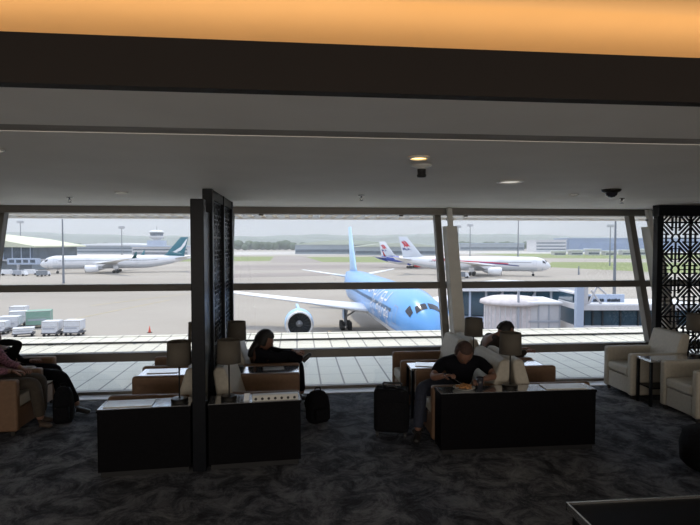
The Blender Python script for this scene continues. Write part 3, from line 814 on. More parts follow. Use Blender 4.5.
def person(label, J, face, top, trousers, shoe, hair, hairstyle='short', long_sleeve=False, group=None, palm=(0,0,-1)):
    """J: joint positions. One continuous skinned body; clothes and hair are children"""
    base = J['pel']
    t = thing('person', label, 'person', (base[0], base[1], 0))
    off = Vector((base[0], base[1], 0))
    j = {k: Vector(v) - off for k, v in J.items()}
    pel, chest, neck, head = j['pel'], j['chest'], j['neck'], j['head']
    waist = (pel*0.55 + chest*0.45)
    nd = {'pel': (pel, (0.135, 0.10)), 'waist': (waist, (0.125, 0.095)), 'chest': (chest, (0.14, 0.10)), 'neck': (neck, 0.056), 'hb': ((neck + head)/2, 0.055), 'hd': (head, 0.06)}
    ed = [('pel','waist'),('waist','chest'),('chest','neck'),('neck','hb'),('hb','hd')]
    for s in ('l', 'r'):
        nd['sh'+s] = (j['sh'+s], 0.058); nd['el'+s] = (j['el'+s], 0.042); nd['wr'+s] = (j['wr'+s], 0.027)
        mid = (j['sh'+s] + j['el'+s])/2; nd['ua'+s] = (mid, 0.047)
        fm = j['el'+s]*0.7 + j['wr'+s]*0.3; nd['fa'+s] = (fm, 0.040)
        nd['hp'+s] = (j['hp'+s], 0.088); nd['kn'+s] = (j['kn'+s], 0.060); nd['an'+s] = (j['an'+s], 0.040)
        cm = j['kn'+s]*0.68 + j['an'+s]*0.32; nd['cf'+s] = (cm, 0.056)
        ed += [('chest','sh'+s),('sh'+s,'ua'+s),('ua'+s,'el'+s),('el'+s,'fa'+s),('fa'+s,'wr'+s),('pel','hp'+s),('hp'+s,'kn'+s),('kn'+s,'cf'+s),('cf'+s,'an'+s)]
    body = skin_mesh(nd, ed, 'pel')
    hm, mt = head_meshes(head, face[0], face[1])
    ms = [body, hm]
    for s, sg in (('l', 1), ('r', -1)):
        d = j['wr'+s] - j['el'+s]
        ms += hand_nodes(None, None, j['wr'+s], s, d, palm, sg, 0.45)
    bo = merge('body', ms, M['skin'], t)
    # clothes
    g = 0.016
    n2 = {'pel': (pel + (chest-pel)*0.05, (0.15, 0.118)), 'waist': (waist, (0.145, 0.115)), 'chest': (chest, (0.158, 0.118)), 'nk': (chest.lerp(neck, 0.75), 0.072)}
    e2 = [('pel','waist'),('waist','chest'),('chest','nk')]
    for s in ('l','r'):
        n2['sh'+s] = (j['sh'+s], 0.074); n2['ua'+s] = ((j['sh'+s]+j['el'+s])/2, 0.062)
        e2 += [('chest','sh'+s),('sh'+s,'ua'+s)]
        if long_sleeve:
            n2['el'+s] = (j['el'+s], 0.055); n2['fa'+s] = (j['el'+s]*0.6+j['wr'+s]*0.4, 0.050); n2['wr'+s] = (j['wr'+s].lerp(j['el'+s], 0.08), 0.036)
            e2 += [('ua'+s,'el'+s),('el'+s,'fa'+s),('fa'+s,'wr'+s)]
        else:
            n2['el'+s] = (j['sh'+s].lerp(j['el'+s], 0.8), 0.058); e2 += [('ua'+s,'el'+s)]
    merge('shirt', [skin_mesh(n2, e2, 'pel')], top, t)
    n3 = {'pel': (pel, (0.152, 0.115))}; e3 = []
    for s in ('l','r'):
        n3['hp'+s] = (j['hp'+s], 0.102); n3['th'+s] = ((j['hp'+s]+j['kn'+s])/2, 0.086); n3['kn'+s] = (j['kn'+s], 0.074)
        n3['cf'+s] = (j['kn'+s]*0.6+j['an'+s]*0.4, 0.068); n3['an'+s] = (j['an'+s].lerp(j['kn'+s], 0.05), 0.056)
        e3 += [('pel','hp'+s),('hp'+s,'th'+s),('th'+s,'kn'+s),('kn'+s,'cf'+s),('cf'+s,'an'+s)]
    merge('trousers', [skin_mesh(n3, e3, 'pel')], trousers, t)
    for s in ('l','r'):
        a = j['an'+s]; td = Vector(j['to'+s]) - a; 
        heel = a + Vector((0,0,-0.035)) - Vector((td.x, td.y, 0)).normalized()*0.035
        merge('shoe', [skin_mesh({'a': (a + Vector((0,0,0.0)), 0.046), 'h': (heel, (0.038, 0.034)), 'm': (heel.lerp(j['to'+s], 0.6), (0.044, 0.034)), 't': (j['to'+s], (0.036, 0.026))}, [('a','h'),('h','m'),('m','t')], 'h')], shoe, t)
    # hair
    hb = MB(); vs = []; fs = []; n, m_ = 28, 12
    lim = 0.56 if hairstyle == 'short' else 0.62
    for i in range(m_ + 1):
        p = PI * lim * i / m_
        for k in range(n):
            a = 2*PI*k/n
            x, y, z = math.sin(p)*math.cos(a), math.sin(p)*math.sin(a), math.cos(p)
            th = 1.09 if hairstyle == 'short' else 1.17
            if x > 0.35 and z < 0.55: th = 0.93
            v = Vector((x*0.110*th - 0.006, y*0.090*th, z*0.130*th))
            v += Vector((x, y, z)) * 0.006 * noise.noise(v*40)
            vs.append(mt @ v)
    for i in range(m_):
        for k in range(n): fs.append((i*n+k, (i+1)*n+k, (i+1)*n+(k+1)%n, i*n+(k+1)%n))
    hb.add(vs, fs)
    hms = [mb_mesh(hb)]
    if hairstyle == 'long':
        hd = {}
        pts = [((-0.02, 0, 0.03), (0.09, 0.09)), ((-0.075, 0, -0.06), (0.095, 0.06)), ((-0.10, 0, -0.17), (0.10, 0.055)), ((-0.10, 0, -0.28), (0.075, 0.04))]
        for i, (p, r) in enumerate(pts): hd[str(i)] = (mt @ Vector(p), r)
        hms.append(skin_mesh(hd, [('0','1'),('1','2'),('2','3')], '0'))
    merge('hair', hms, hair, t)
    for sd in (-1, 1):
        c = mt @ Vector((0.092, sd*0.033, 0.004))
        MB().ball(c, 0.011, 0.011, 0.011, 10, 8).build('eye', M['eye'], t, smooth=True)
    return t

# 1. man eating at the long console
person('grey-haired man in a black shirt bowed over his plate at the long console', {
    'pel': (1.86, 5.78, 0.50), 'chest': (1.79, 5.60, 0.76), 'neck': (1.78, 5.51, 0.85), 'head': (1.775, 5.42, 0.925),
    'shl': (2.01, 5.60, 0.79), 'ell': (2.10, 5.34, 0.69), 'wrl': (1.90, 5.20, 0.695),
    'shr': (1.57, 5.56, 0.79), 'elr': (1.42, 5.37, 0.685), 'wrr': (1.51, 5.23, 0.735),
    'hpl': (1.80, 5.75, 0.50), 'knl': (1.50, 5.66, 0.53), 'anl': (1.36, 5.60, 0.10), 'tol': (1.24, 5.57, 0.035),
    'hpr': (1.78, 5.88, 0.50), 'knr': (1.34, 5.52, 0.54), 'anr': (1.27, 5.40, 0.10), 'tor': (1.22, 5.27, 0.035)},
    ((-0.05, -0.72, -0.68), (0, -0.68, 0.72)), M['shirt_black'], M['jeans'], M['shoe'], M['hair_grey'])
t = thing('fork', 'steel fork held above the white plate', 'fork', (1.55, 5.20, 0.715), R(-50))
MB().tube((0, 0, 0.02), (0.11, 0, -0.015), 0.0028, n=6).build('handle', M['chrome'], t)
tn = MB(); tn.box(0.108, 0.128, -0.010, 0.010, -0.021, -0.018)
for k in range(4): tn.box(0.128, 0.158, -0.0095 + k*0.0055, -0.0070 + k*0.0055, -0.024, -0.021)
tn.build('tines', M['chrome'], t)

# 2. long-haired woman slouching
person('long-haired woman in black slouching in the armchair with knees up', {
    'pel': (-0.42, 6.78, 0.47), 'chest': (-0.50, 6.76, 0.67), 'neck': (-0.46, 6.75, 0.77), 'head': (-0.41, 6.74, 0.855),
    'shl': (-0.46, 6.93, 0.72), 'ell': (-0.22, 6.94, 0.66), 'wrl': (-0.03, 6.80, 0.70),
    'shr': (-0.46, 6.59, 0.72), 'elr': (-0.24, 6.55, 0.68), 'wrr': (-0.04, 6.66, 0.70),
    'hpl': (-0.38, 6.86, 0.48), 'knl': (0.02, 6.92, 0.53), 'anl': (0.06, 6.90, 0.10), 'tol': (0.19, 6.90, 0.035),
    'hpr': (-0.38, 6.68, 0.50), 'knr': (-0.13, 6.64, 0.70), 'anr': (0.08, 6.70, 0.60), 'tor': (0.18, 6.70, 0.69)},
    ((0.92, -0.05, -0.38), (0.38, 0, 0.92)), M['shirt_black'], M['shirt_black'], M['shoe'], M['hair_black'], 'long', True)
# 3. hunched person in the far chair of the right group
person('hunched dark-haired person in a brown jumper behind the front drum lamp', {
    'pel': (2.50, 6.78, 0.50), 'chest': (2.58, 6.76, 0.77), 'neck': (2.68, 6.74, 0.86), 'head': (2.77, 6.73, 0.925),
    'shl': (2.60, 6.94, 0.80), 'ell': (2.86, 6.95, 0.62), 'wrl': (3.04, 6.84, 0.66),
    'shr': (2.60, 6.58, 0.80), 'elr': (2.84, 6.56, 0.62), 'wrr': (3.04, 6.66, 0.66),
    'hpl': (2.56, 6.87, 0.50), 'knl': (3.06, 6.90, 0.54), 'anl': (3.16, 6.90, 0.10), 'tol': (3.29, 6.90, 0.035),
    'hpr': (2.56, 6.68, 0.50), 'knr': (3.04, 6.64, 0.54), 'anr': (3.10, 6.62, 0.10), 'tor': (3.23, 6.60, 0.035)},
    ((0.85, -0.1, -0.52), (0.52, 0, 0.85)), M['brown_cloth'], M['shirt_navy'], M['shoe'], M['hair_black'], 'short', True)

# 4. person in olive trousers, far left
person('person in olive trousers and a pink patterned top seated at the left edge', {
    'pel': (-3.50, 6.27, 0.50), 'chest': (-3.56, 6.27, 0.86), 'neck': (-3.54, 6.27, 0.99), 'head': (-3.48, 6.27, 1.10),
    'shl': (-3.54, 6.45, 0.92), 'ell': (-3.38, 6.47, 0.70), 'wrl': (-3.16, 6.36, 0.66),
    'shr': (-3.54, 6.09, 0.92), 'elr': (-3.40, 6.06, 0.70), 'wrr': (-3.18, 6.18, 0.665),
    'hpl': (-3.44, 6.36, 0.50), 'knl': (-2.96, 6.38, 0.53), 'anl': (-2.96, 6.38, 0.10), 'tol': (-2.83, 6.37, 0.035),
    'hpr': (-3.44, 6.18, 0.50), 'knr': (-2.94, 6.18, 0.53), 'anr': (-2.88, 6.18, 0.10), 'tor': (-2.75, 6.17, 0.035)},
    ((0.95, -0.1, -0.3), (0.3, 0, 0.95)), M['pattern'], M['olive'], M['shoe_brown'], M['hair_black'], 'short', True)
# 5. person in black, arm raised, far left by the glass
person('person in black on the far left by the glass, elbow raised and leg stretched out', {
    'pel': (-3.60, 6.92, 0.50), 'chest': (-3.68, 6.92, 0.68), 'neck': (-3.72, 6.92, 0.80), 'head': (-3.78, 6.92, 0.90),
    'shl': (-3.70, 7.08, 0.74), 'ell': (-3.52, 7.10, 0.56), 'wrl': (-3.36, 7.02, 0.60),
    'shr': (-3.52, 6.78, 0.66), 'elr': (-3.40, 6.80, 0.87), 'wrr': (-3.66, 6.80, 0.885),
    'hpl': (-3.52, 7.00, 0.48), 'knl': (-3.06, 7.00, 0.50), 'anl': (-3.00, 6.99, 0.10), 'tol': (-2.87, 6.98, 0.035),
    'hpr': (-3.52, 6.84, 0.48), 'knr': (-2.90, 6.76, 0.47), 'anr': (-2.68, 6.68, 0.10), 'tor': (-2.52, 6.64, 0.035)},
    ((0.9, -0.3, -0.1), (0.1, 0, 0.95)), M['shirt_black'], M['shirt_black'], M['shoe'], M['hair_black'], 'short', True)

# ================================================================ OUTSIDE
GZ = EYE - 13.05
def plane(x0, x1, y0, y1, z, name, m, nx=1, ny=1):
    return struct(MB().add([(x0,y0,z),(x1,y0,z),(x1,y1,z),(x0,y1,z)], [(0,1,2,3)]), name, m)
struct(MB().box(-60, 60, 7.64, 14.55, -0.75, -0.40), 'roof_deck', M['deck'])
struct(MB().box(-60, 60, 14.4, 14.58, -0.40, -0.385), 'trim_parapet', M['deck'])
struct(MB().box(-60, 60, YB, 14.4, GZ, -0.75), 'lower_storey', M['wall'])
ap = MB().add([(-2600, 14.6, GZ), (2600, 14.6, GZ), (2600, 3600, GZ), (-2600, 3600, GZ)], [(0,1,2,3)])
struct(ap, 'apron', M['apron'])
t = thing('roof_pipe', 'thin dark conduit running along the pale roof deck', 'pipe', (0, 13.4, -0.4))
MB().tube((-30, 0, 0.035), (30, 0, 0.035), 0.026, n=8).build('conduit', M['tyre'], t)
bk = MB()
for i in range(-14, 15): bk.box(i*2.0 - 0.03, i*2.0 + 0.03, -0.04, 0.04, 0, 0.02)
bk.build('bracket_row', M['mast'], t)

def ground_strip(name, m, pts, z):
    return struct(MB().add([(x, y, GZ + z) for x, y in pts], [tuple(range(len(pts)))]), name, m)
def quadpx(pxa, pxb, da, db, pxc=None, pxd=None):
    return [out(pxa, da), out(pxb, da), out(pxd or pxb, db), out(pxc or pxa, db)]
def yd(y): return 13.05 * FPX / (y - 243.0)
ground_strip('grass_strip_1', M['grass'], [out(120, yd(262)), out(270, yd(261)), out(274, yd(256.5)), out(120, yd(257))], 0.02)
ground_strip('grass_strip_2', M['grass'], [out(322, yd(262)), out(480, yd(263)), out(480, yd(256.5)), out(306, yd(257))], 0.02)
ground_strip('grass_strip_3', M['grass'], [out(545, yd(267)), out(760, yd(277)), out(760, yd(263)), out(552, yd(262))], 0.02)
ground_strip('grass_strip_4', M['grass'], [out(546, yd(258)), out(760, yd(260)), out(760, yd(254)), out(470, yd(253.5))], 0.02)
ground_strip('taxiway_1', M['taxiway'], [out(-80, yd(256)), out(780, yd(253)), out(780, yd(251)), out(-80, yd(252))], 0.01)
ground_strip('taxiway_2', M['tarmac'], [out(235, yd(270.5)), out(430, yd(268)), out(430, yd(264)), out(235, yd(265))], 0.01)
ground_strip('taxiway_3', M['tarmac'], [out(225, yd(278)), out(330, yd(276)), out(330, yd(272)), out(225, yd(274))], 0.01)
ground_strip('taxiway_4', M['tarmac'], [out(270, yd(262.5)), out(322, yd(262.5)), out(306, yd(256)), out(274, yd(256))], 0.015)
def line(p0, p1, wd, m, name='painted_line'):
    a = Vector(p0 + (0,)); b = Vector(p1 + (0,)); n = (b - a).normalized().cross(Vector((0, 0, 1))) * wd/2
    return ground_strip(name, m, [tuple((a-n)[:2]), tuple((b-n)[:2]), tuple((b+n)[:2]), tuple((a+n)[:2])], 0.03)
line(out(90, yd(306)), out(235, yd(288)), 0.25, M['yellow_line'])
line(out(20, yd(330)), out(170, yd(300)), 0.2, M['yellow_line'])

# hills and tree belts
def ridge(px0, px1, D, heights, name, m, depth=500, seed=0, n=90, rough=0.12, kind='structure'):
    mb = MB(); rings = []
    for i in range(n + 1):
        u = i / n; px = px0 + (px1 - px0) * u
        k = u * (len(heights) - 1); a = int(min(k, len(heights) - 2)); fr = k - a
        fr = fr * fr * (3 - 2*fr)
        h = heights[a]*(1-fr) + heights[a+1]*fr
        h *= 1 + rough * noise.noise(Vector((u*14 + seed, seed, 0))) + rough*0.6*noise.noise(Vector((u*60 + seed, 3, 0)))
        f_ = out(px, D); r_ = out(px, D + depth*0.45); b_ = out(px, D + depth)
        rings.append([(f_[0], f_[1], GZ - 1), (out(px, D+depth*.15)[0], out(px, D+depth*.15)[1], GZ + h*0.72), (r_[0], r_[1], GZ + h), (b_[0], b_[1], GZ - 1)])
    mb.loft(rings)
    o = mb.build(name, m); o['kind'] = kind
    return o
ridge(-150, 330, 2100, [30, 52, 66, 62, 52, 46, 44, 40, 30], 'hills', M['hill'], 600, 1)
ridge(180, 620, 2300, [36, 44, 52, 50, 58, 56, 50, 38], 'hills_far', M['hill'], 500, 5)
def belt(px0, px1, D, h, name, seed):
    mb = MB(); rnd = random.Random(seed); px = px0
    while px < px1:
        hh = h * (0.7 + 0.5*rnd.random()); x, y = out(px, D + rnd.uniform(-12, 12)); wd = hh*0.62
        mb.ball((x, y, GZ + hh*0.55), wd, wd, hh*0.5, 7, 5)
        px += wd*1.1 / D * FPX
    o = mb.build(name, M['tree'], smooth=True); o['kind'] = 'stuff'
    o['label'] = 'distant belt of green trees along the edge of the airfield'; o['category'] = 'trees'
    return o
a = belt(238, 312, 900, 15, 'tree_belt', 2); a['label'] = 'distant dark tree belt beyond the middle of the airfield'
a = belt(40, 130, 820, 12, 'tree_belt', 3); a['label'] = 'distant tree belt behind the white airliner on the left'
a = belt(450, 545, 1000, 14, 'tree_belt', 4); a['label'] = 'distant tree belt between the masts right of the middle column'

# far buildings
def building(name, label, px, D, w_, d_, h_, mw, mr, rz=0, roof='flat', bands=3, cat='building'):
    x, y = out(px, D)
    t = thing(name, label, cat, (x, y, GZ), rz - YAW)
    MB().box(-w_/2, w_/2, 0, d_, 0, h_).build('wall', mw, t)
    if roof == 'flat':
        MB().box(-w_/2 - 1, w_/2 + 1, -1.5, d_ + 1, h_, h_ + 0.9).build('roof', mr, t)
    else:
        n = 16
        poly = [(-w_/2 - 1, h_)] + [(-w_/2 - 1 + (w_ + 2)*i/n, h_ + roof*math.sin(PI*i/n)) for i in range(n + 1)] + [(w_/2 + 1, h_)]
        MB().prism(poly, -1.5, d_ + 1, lambda u, v, dd: (u, dd, v)).build('roof', mr, t)
    for i in range(bands):
        z = h_*(0.18 + 0.8*i/max(1, bands))
        MB().box(-w_/2 + 1, w_/2 - 1, -0.25, 0.0, z, z + h_*0.32/max(1, bands)).build('window_band', M['pier_glass'], t)
    return t
building('hangar', 'long pale-roofed hangar beyond the blue tail fin', 345, 620, 118, 60, 11, M['hangar_wall'], M['hangar_roof'], roof=5.5, bands=1)
building('hangar', 'low green-roofed hangar behind the two kite-marked tails', 398, 560, 92, 50, 9, M['hangar_wall'], M['hangar_roof'], roof=4.0, bands=1)
building('warehouse', 'small white warehouse at the left end of the blue building', 551, 760, 44, 40, 17, M['panel_white'], M['panel_white'], bands=3)
building('warehouse', 'long blue-grey warehouse on the right horizon', 650, 780, 240, 60, 20, M['blue_building'], M['panel_blue'], bands=0)
building('terminal_building', 'long low white terminal behind the left airliner', 112, 640, 112, 40, 10, M['hangar_wall'], M['white_paint'], roof=3.0, bands=2)
building('terminal_building', 'low white terminal building at the foot of the control tower', 160, 560, 60, 22, 9, M['panel_white'], M['panel_blue'], bands=2)
building('terminal_building', 'distant flat terminal left of the middle tree belt', 262, 1050, 100, 40, 9, M['panel_white'], M['panel_blue'], bands=1)
building('terminal_building', 'distant flat sheds right of the middle column', 492, 900, 110, 40, 12, M['hangar_wall'], M['panel_blue'], bands=1)
for i in range(7):
    px = 560 + i*17
    building('hangar_shed', ['tiny white shed in front of the warehouse, nearest the white warehouse', 'tiny white shed in front of the warehouse, second from the white warehouse', 'tiny white shed before the middle of the blue-grey warehouse', 'tiny white shed left of the right column', 'tiny white shed just behind the tall right mast', 'tiny white shed seen between mullion and right column', 'tiny white shed behind the right steel column'][i], px, 560, 13, 8, 4.0 + (i % 3), M['panel_white'], M['white_paint'], bands=1)
# control tower
x, y = out(157, 620)
t = thing('control_tower', 'pale airport control tower rising over the left airliner', 'tower', (x, y, GZ))
MB().lathe([(5.5, 0), (4.6, 8), (4.2, 17), (0.1, 17)], 16).build('shaft', M['panel_white'], t)
MB().box(-10, 10, -5, 5, 9, 16).build('wing_block', M['panel_blue'], t)
MB().lathe([(4.2, 17), (8.5, 20), (8.5, 21.5), (0.1, 21.5)], 20).build('gallery', M['panel_white'], t)
MB().lathe([(7.0, 21.5), (8.0, 25.5), (0.1, 25.5)], 20).build('cab_glass', M['pier_glass'], t)
MB().lathe([(8.6, 25.5), (8.6, 26.6), (5, 28), (0.1, 28.5)], 20).build('cab_roof', M['white_paint'], t)
MB().tube((0, 0, 28), (0, 0, 33), 0.25).build('antenna', M['mast'], t)

def mast(px, D, h, label, lamps=True):
    x, y = out(px, D)
    t = thing('floodlight_mast', label, 'mast', (x, y, GZ), -YAW)
    MB().tube((0, 0, 0), (0, 0, h), 0.38, 0.2, n=10).build('pole', M['mast'], t)
    if lamps:
        MB().box(-1.9, 1.9, -0.35, 0.35, h - 0.9, h + 0.5).build('lamp_head', M['beam_grey'], t)
        for i in range(5):
            MB().box(-1.8 + i*0.75, -1.25 + i*0.75, -0.6, -0.35, h - 0.6, h + 0.2).build('floodlight', M['panel_white'], t)
    return t
mast(21, 320, 26, 'floodlight mast above the cream pier roof on the far left')
mast(63, 170, 20.8, 'thin mast behind the nose half of the left airliner', False)
mast(122, 330, 23, 'floodlight mast between the left mast and the control tower')
mast(458, 330, 23.5, 'floodlight mast nearest the middle column on its right')
mast(470, 350, 25, 'floodlight mast second right of the middle column')
mast(518, 250, 24.8, 'floodlight mast above the nose of the right airliner')
mast(615, 125, 18.7, 'tall thin mast left of the right steel column', False)
mast(610, 300, 23, 'fainter mast just left of the tall thin right mast')
mast(579, 215, 3.5, 'short post on the grass at the right', False)

# pier on the far left
x, y = out(8, 250)
t = thing('terminal_pier', 'cream-roofed glazed terminal pier at the far left edge', 'building', (x, y, GZ), -YAW)
MB().box(-55, 12, 0, 40, 5.2, 11.0).build('glazed_wall', M['pier_glass'], t)
MB().box(-55, 13, -2, 40, 4.6, 5.2).build('floor_slab', M['panel_white'], t)
MB().box(-55, 10, 2, 38, 0, 4.6).build('lower_wall', M['hangar_wall'], t)
rf = [(-60, 12.2), (-60, 17.0), (-30, 18.0), (-5, 15.2), (15, 11.6), (15, 10.9)]
MB().prism(rf, -4, 44, lambda u, v, d: (u, d, v)).build('roof', M['pier_roof'], t)
for i in range(16):
    MB().box(-54 + i*4.3, -53.6 + i*4.3, -0.3, 0.1, 5.2, 11.0).build('facade_post', M['panel_blue'], t)
for i in range(6):
    MB().box(-50 + i*11, -49 + i*11, -1.6, -0.8, 0, 4.6).build('pillar', M['panel_white'], t)
MB().box(6, 19, -10, -6, 3.2, 6.0).build('boarding_tunnel', M['panel_blue'], t)
for i in range(4):
    MB().box(7 + i*3.2, 9.2 + i*3.2, -10.1, -10.0, 4.0, 5.4).build('tunnel_window', M['pier_glass'], t)

# small ground vehicles by the pier
def vehicle(px, D, rz, label, col):
    x, y = out(px, D)
    t = thing('service_vehicle', label, 'vehicle', (x, y, GZ), rz)
    MB().box(-2.6, 1.0, -1.0, 1.0, 0.5, 2.3).build('cargo_box', col, t, bevel=0.1)
    MB().hexa([(1.1,-0.95,0.5),(2.7,-0.95,0.5),(2.7,0.95,0.5),(1.1,0.95,0.5)], [(1.1,-0.9,2.0),(2.1,-0.9,2.0),(2.1,0.9,2.0),(1.1,0.9,2.0)]).build('cab', M['white_paint'], t)
    for sx in (-1.8, 1.8):
        for sy in (-1.0, 1.0):
            MB().tube((sx, sy - 0.12, 0.42), (sx, sy + 0.12, 0.42), 0.42, n=14).build('wheel', M['tyre'], t)
    return t
vehicle(8, 212, 0.3, 'white service truck at the left edge under the pier', M['white_paint'])
vehicle(20, 208, -0.2, 'grey service truck second from the left edge under the pier', M['beam_grey'])
vehicle(31, 214, 0.1, 'white service truck just left of the left airliner nose', M['white_paint'])
vehicle(43, 205, 1.2, 'dark tug at the nose of the left airliner', M['mast'])
vehicle(462, 195, 0.0, 'dark baggage tug under the wing of the right airliner', M['mast'])

# ---------------------------------------------------------------- aircraft
class Fus:
    def __init__(s, L, Rd, zc, ln=6.5, lt=20, droop=0.16, up=0.62):
        s.L, s.R, s.zc, s.ln, s.lt, s.droop, s.up = L, Rd, zc, ln, lt, droop, up
    def rad(s, x):
        if x < s.ln:
            u = max(0.0, 1 - x / s.ln); return s.R * max(0.0, 1 - u**2.1) ** 0.62
        if x > s.L - s.lt:
            u = (x - (s.L - s.lt)) / s.lt; return s.R * (1 - 0.90 * u**1.5)
        return s.R
    def cz(s, x):
        z = s.zc
        if x < s.ln: z -= s.droop * s.R * (1 - x / s.ln) ** 1.6 * 1.8
        if x > s.L - s.lt:
            u = (x - (s.L - s.lt)) / s.lt; z += s.up * s.R * u**1.4
        return z
    def P(s, x, th, off=0.0):
        """th: 0 = top, +90deg = starboard (-Y)"""
        r = s.rad(x) + off
        return (-x, -math.sin(th) * r, s.cz(x) + math.cos(th) * r * 1.02)
    def patch(s, mb, x0, x1, a0, a1, off=0.03, nx=3, na=3, a0b=None, a1b=None):
        a0b = a0 if a0b is None else a0b; a1b = a1 if a1b is None else a1b
        vs = []
        for o_ in (off, -0.04):
            for i in range(nx + 1):
                u = i / nx
                for k in range(na + 1):
                    v = k / na
                    th = (a0*(1-u) + a0b*u)*(1-v) + (a1*(1-u) + a1b*u)*v
                    vs.append(s.P(x0 + (x1-x0)*u, th, o_))
        fs = []; W = na + 1; N = (nx + 1)*W
        for i in range(nx):
            for k in range(na): fs.append((i*W+k, (i+1)*W+k, (i+1)*W+k+1, i*W+k+1))
        mb.add(vs[:N], fs)
        return mb
def airfoil(c, x_le, y, z, th=0.12, n=10):
    pts = []
    up = []; lo = []
    for i in range(n + 1):
        u = 0.5*(1 - math.cos(PI*i/n))
        yt = 5*th*(0.2969*math.sqrt(u) - 0.126*u - 0.3516*u*u + 0.2843*u**3 - 0.1015*u**4)
        up.append((-(x_le + u*c), y, z + yt*c*1.1)); lo.append((-(x_le + u*c), y, z - yt*c*0.8))
    return up + lo[::-1][1:-1]
def wheel_set(mb, x, y, r, w_, n):
    for i in range(n):
        for s in (-1, 1):
            xx = x + (i - (n-1)/2)*r*2.3
            mb.tube((xx, y + s*0.55 - w_/2, r), (xx, y + s*0.55 + w_/2, r), r, n=16)

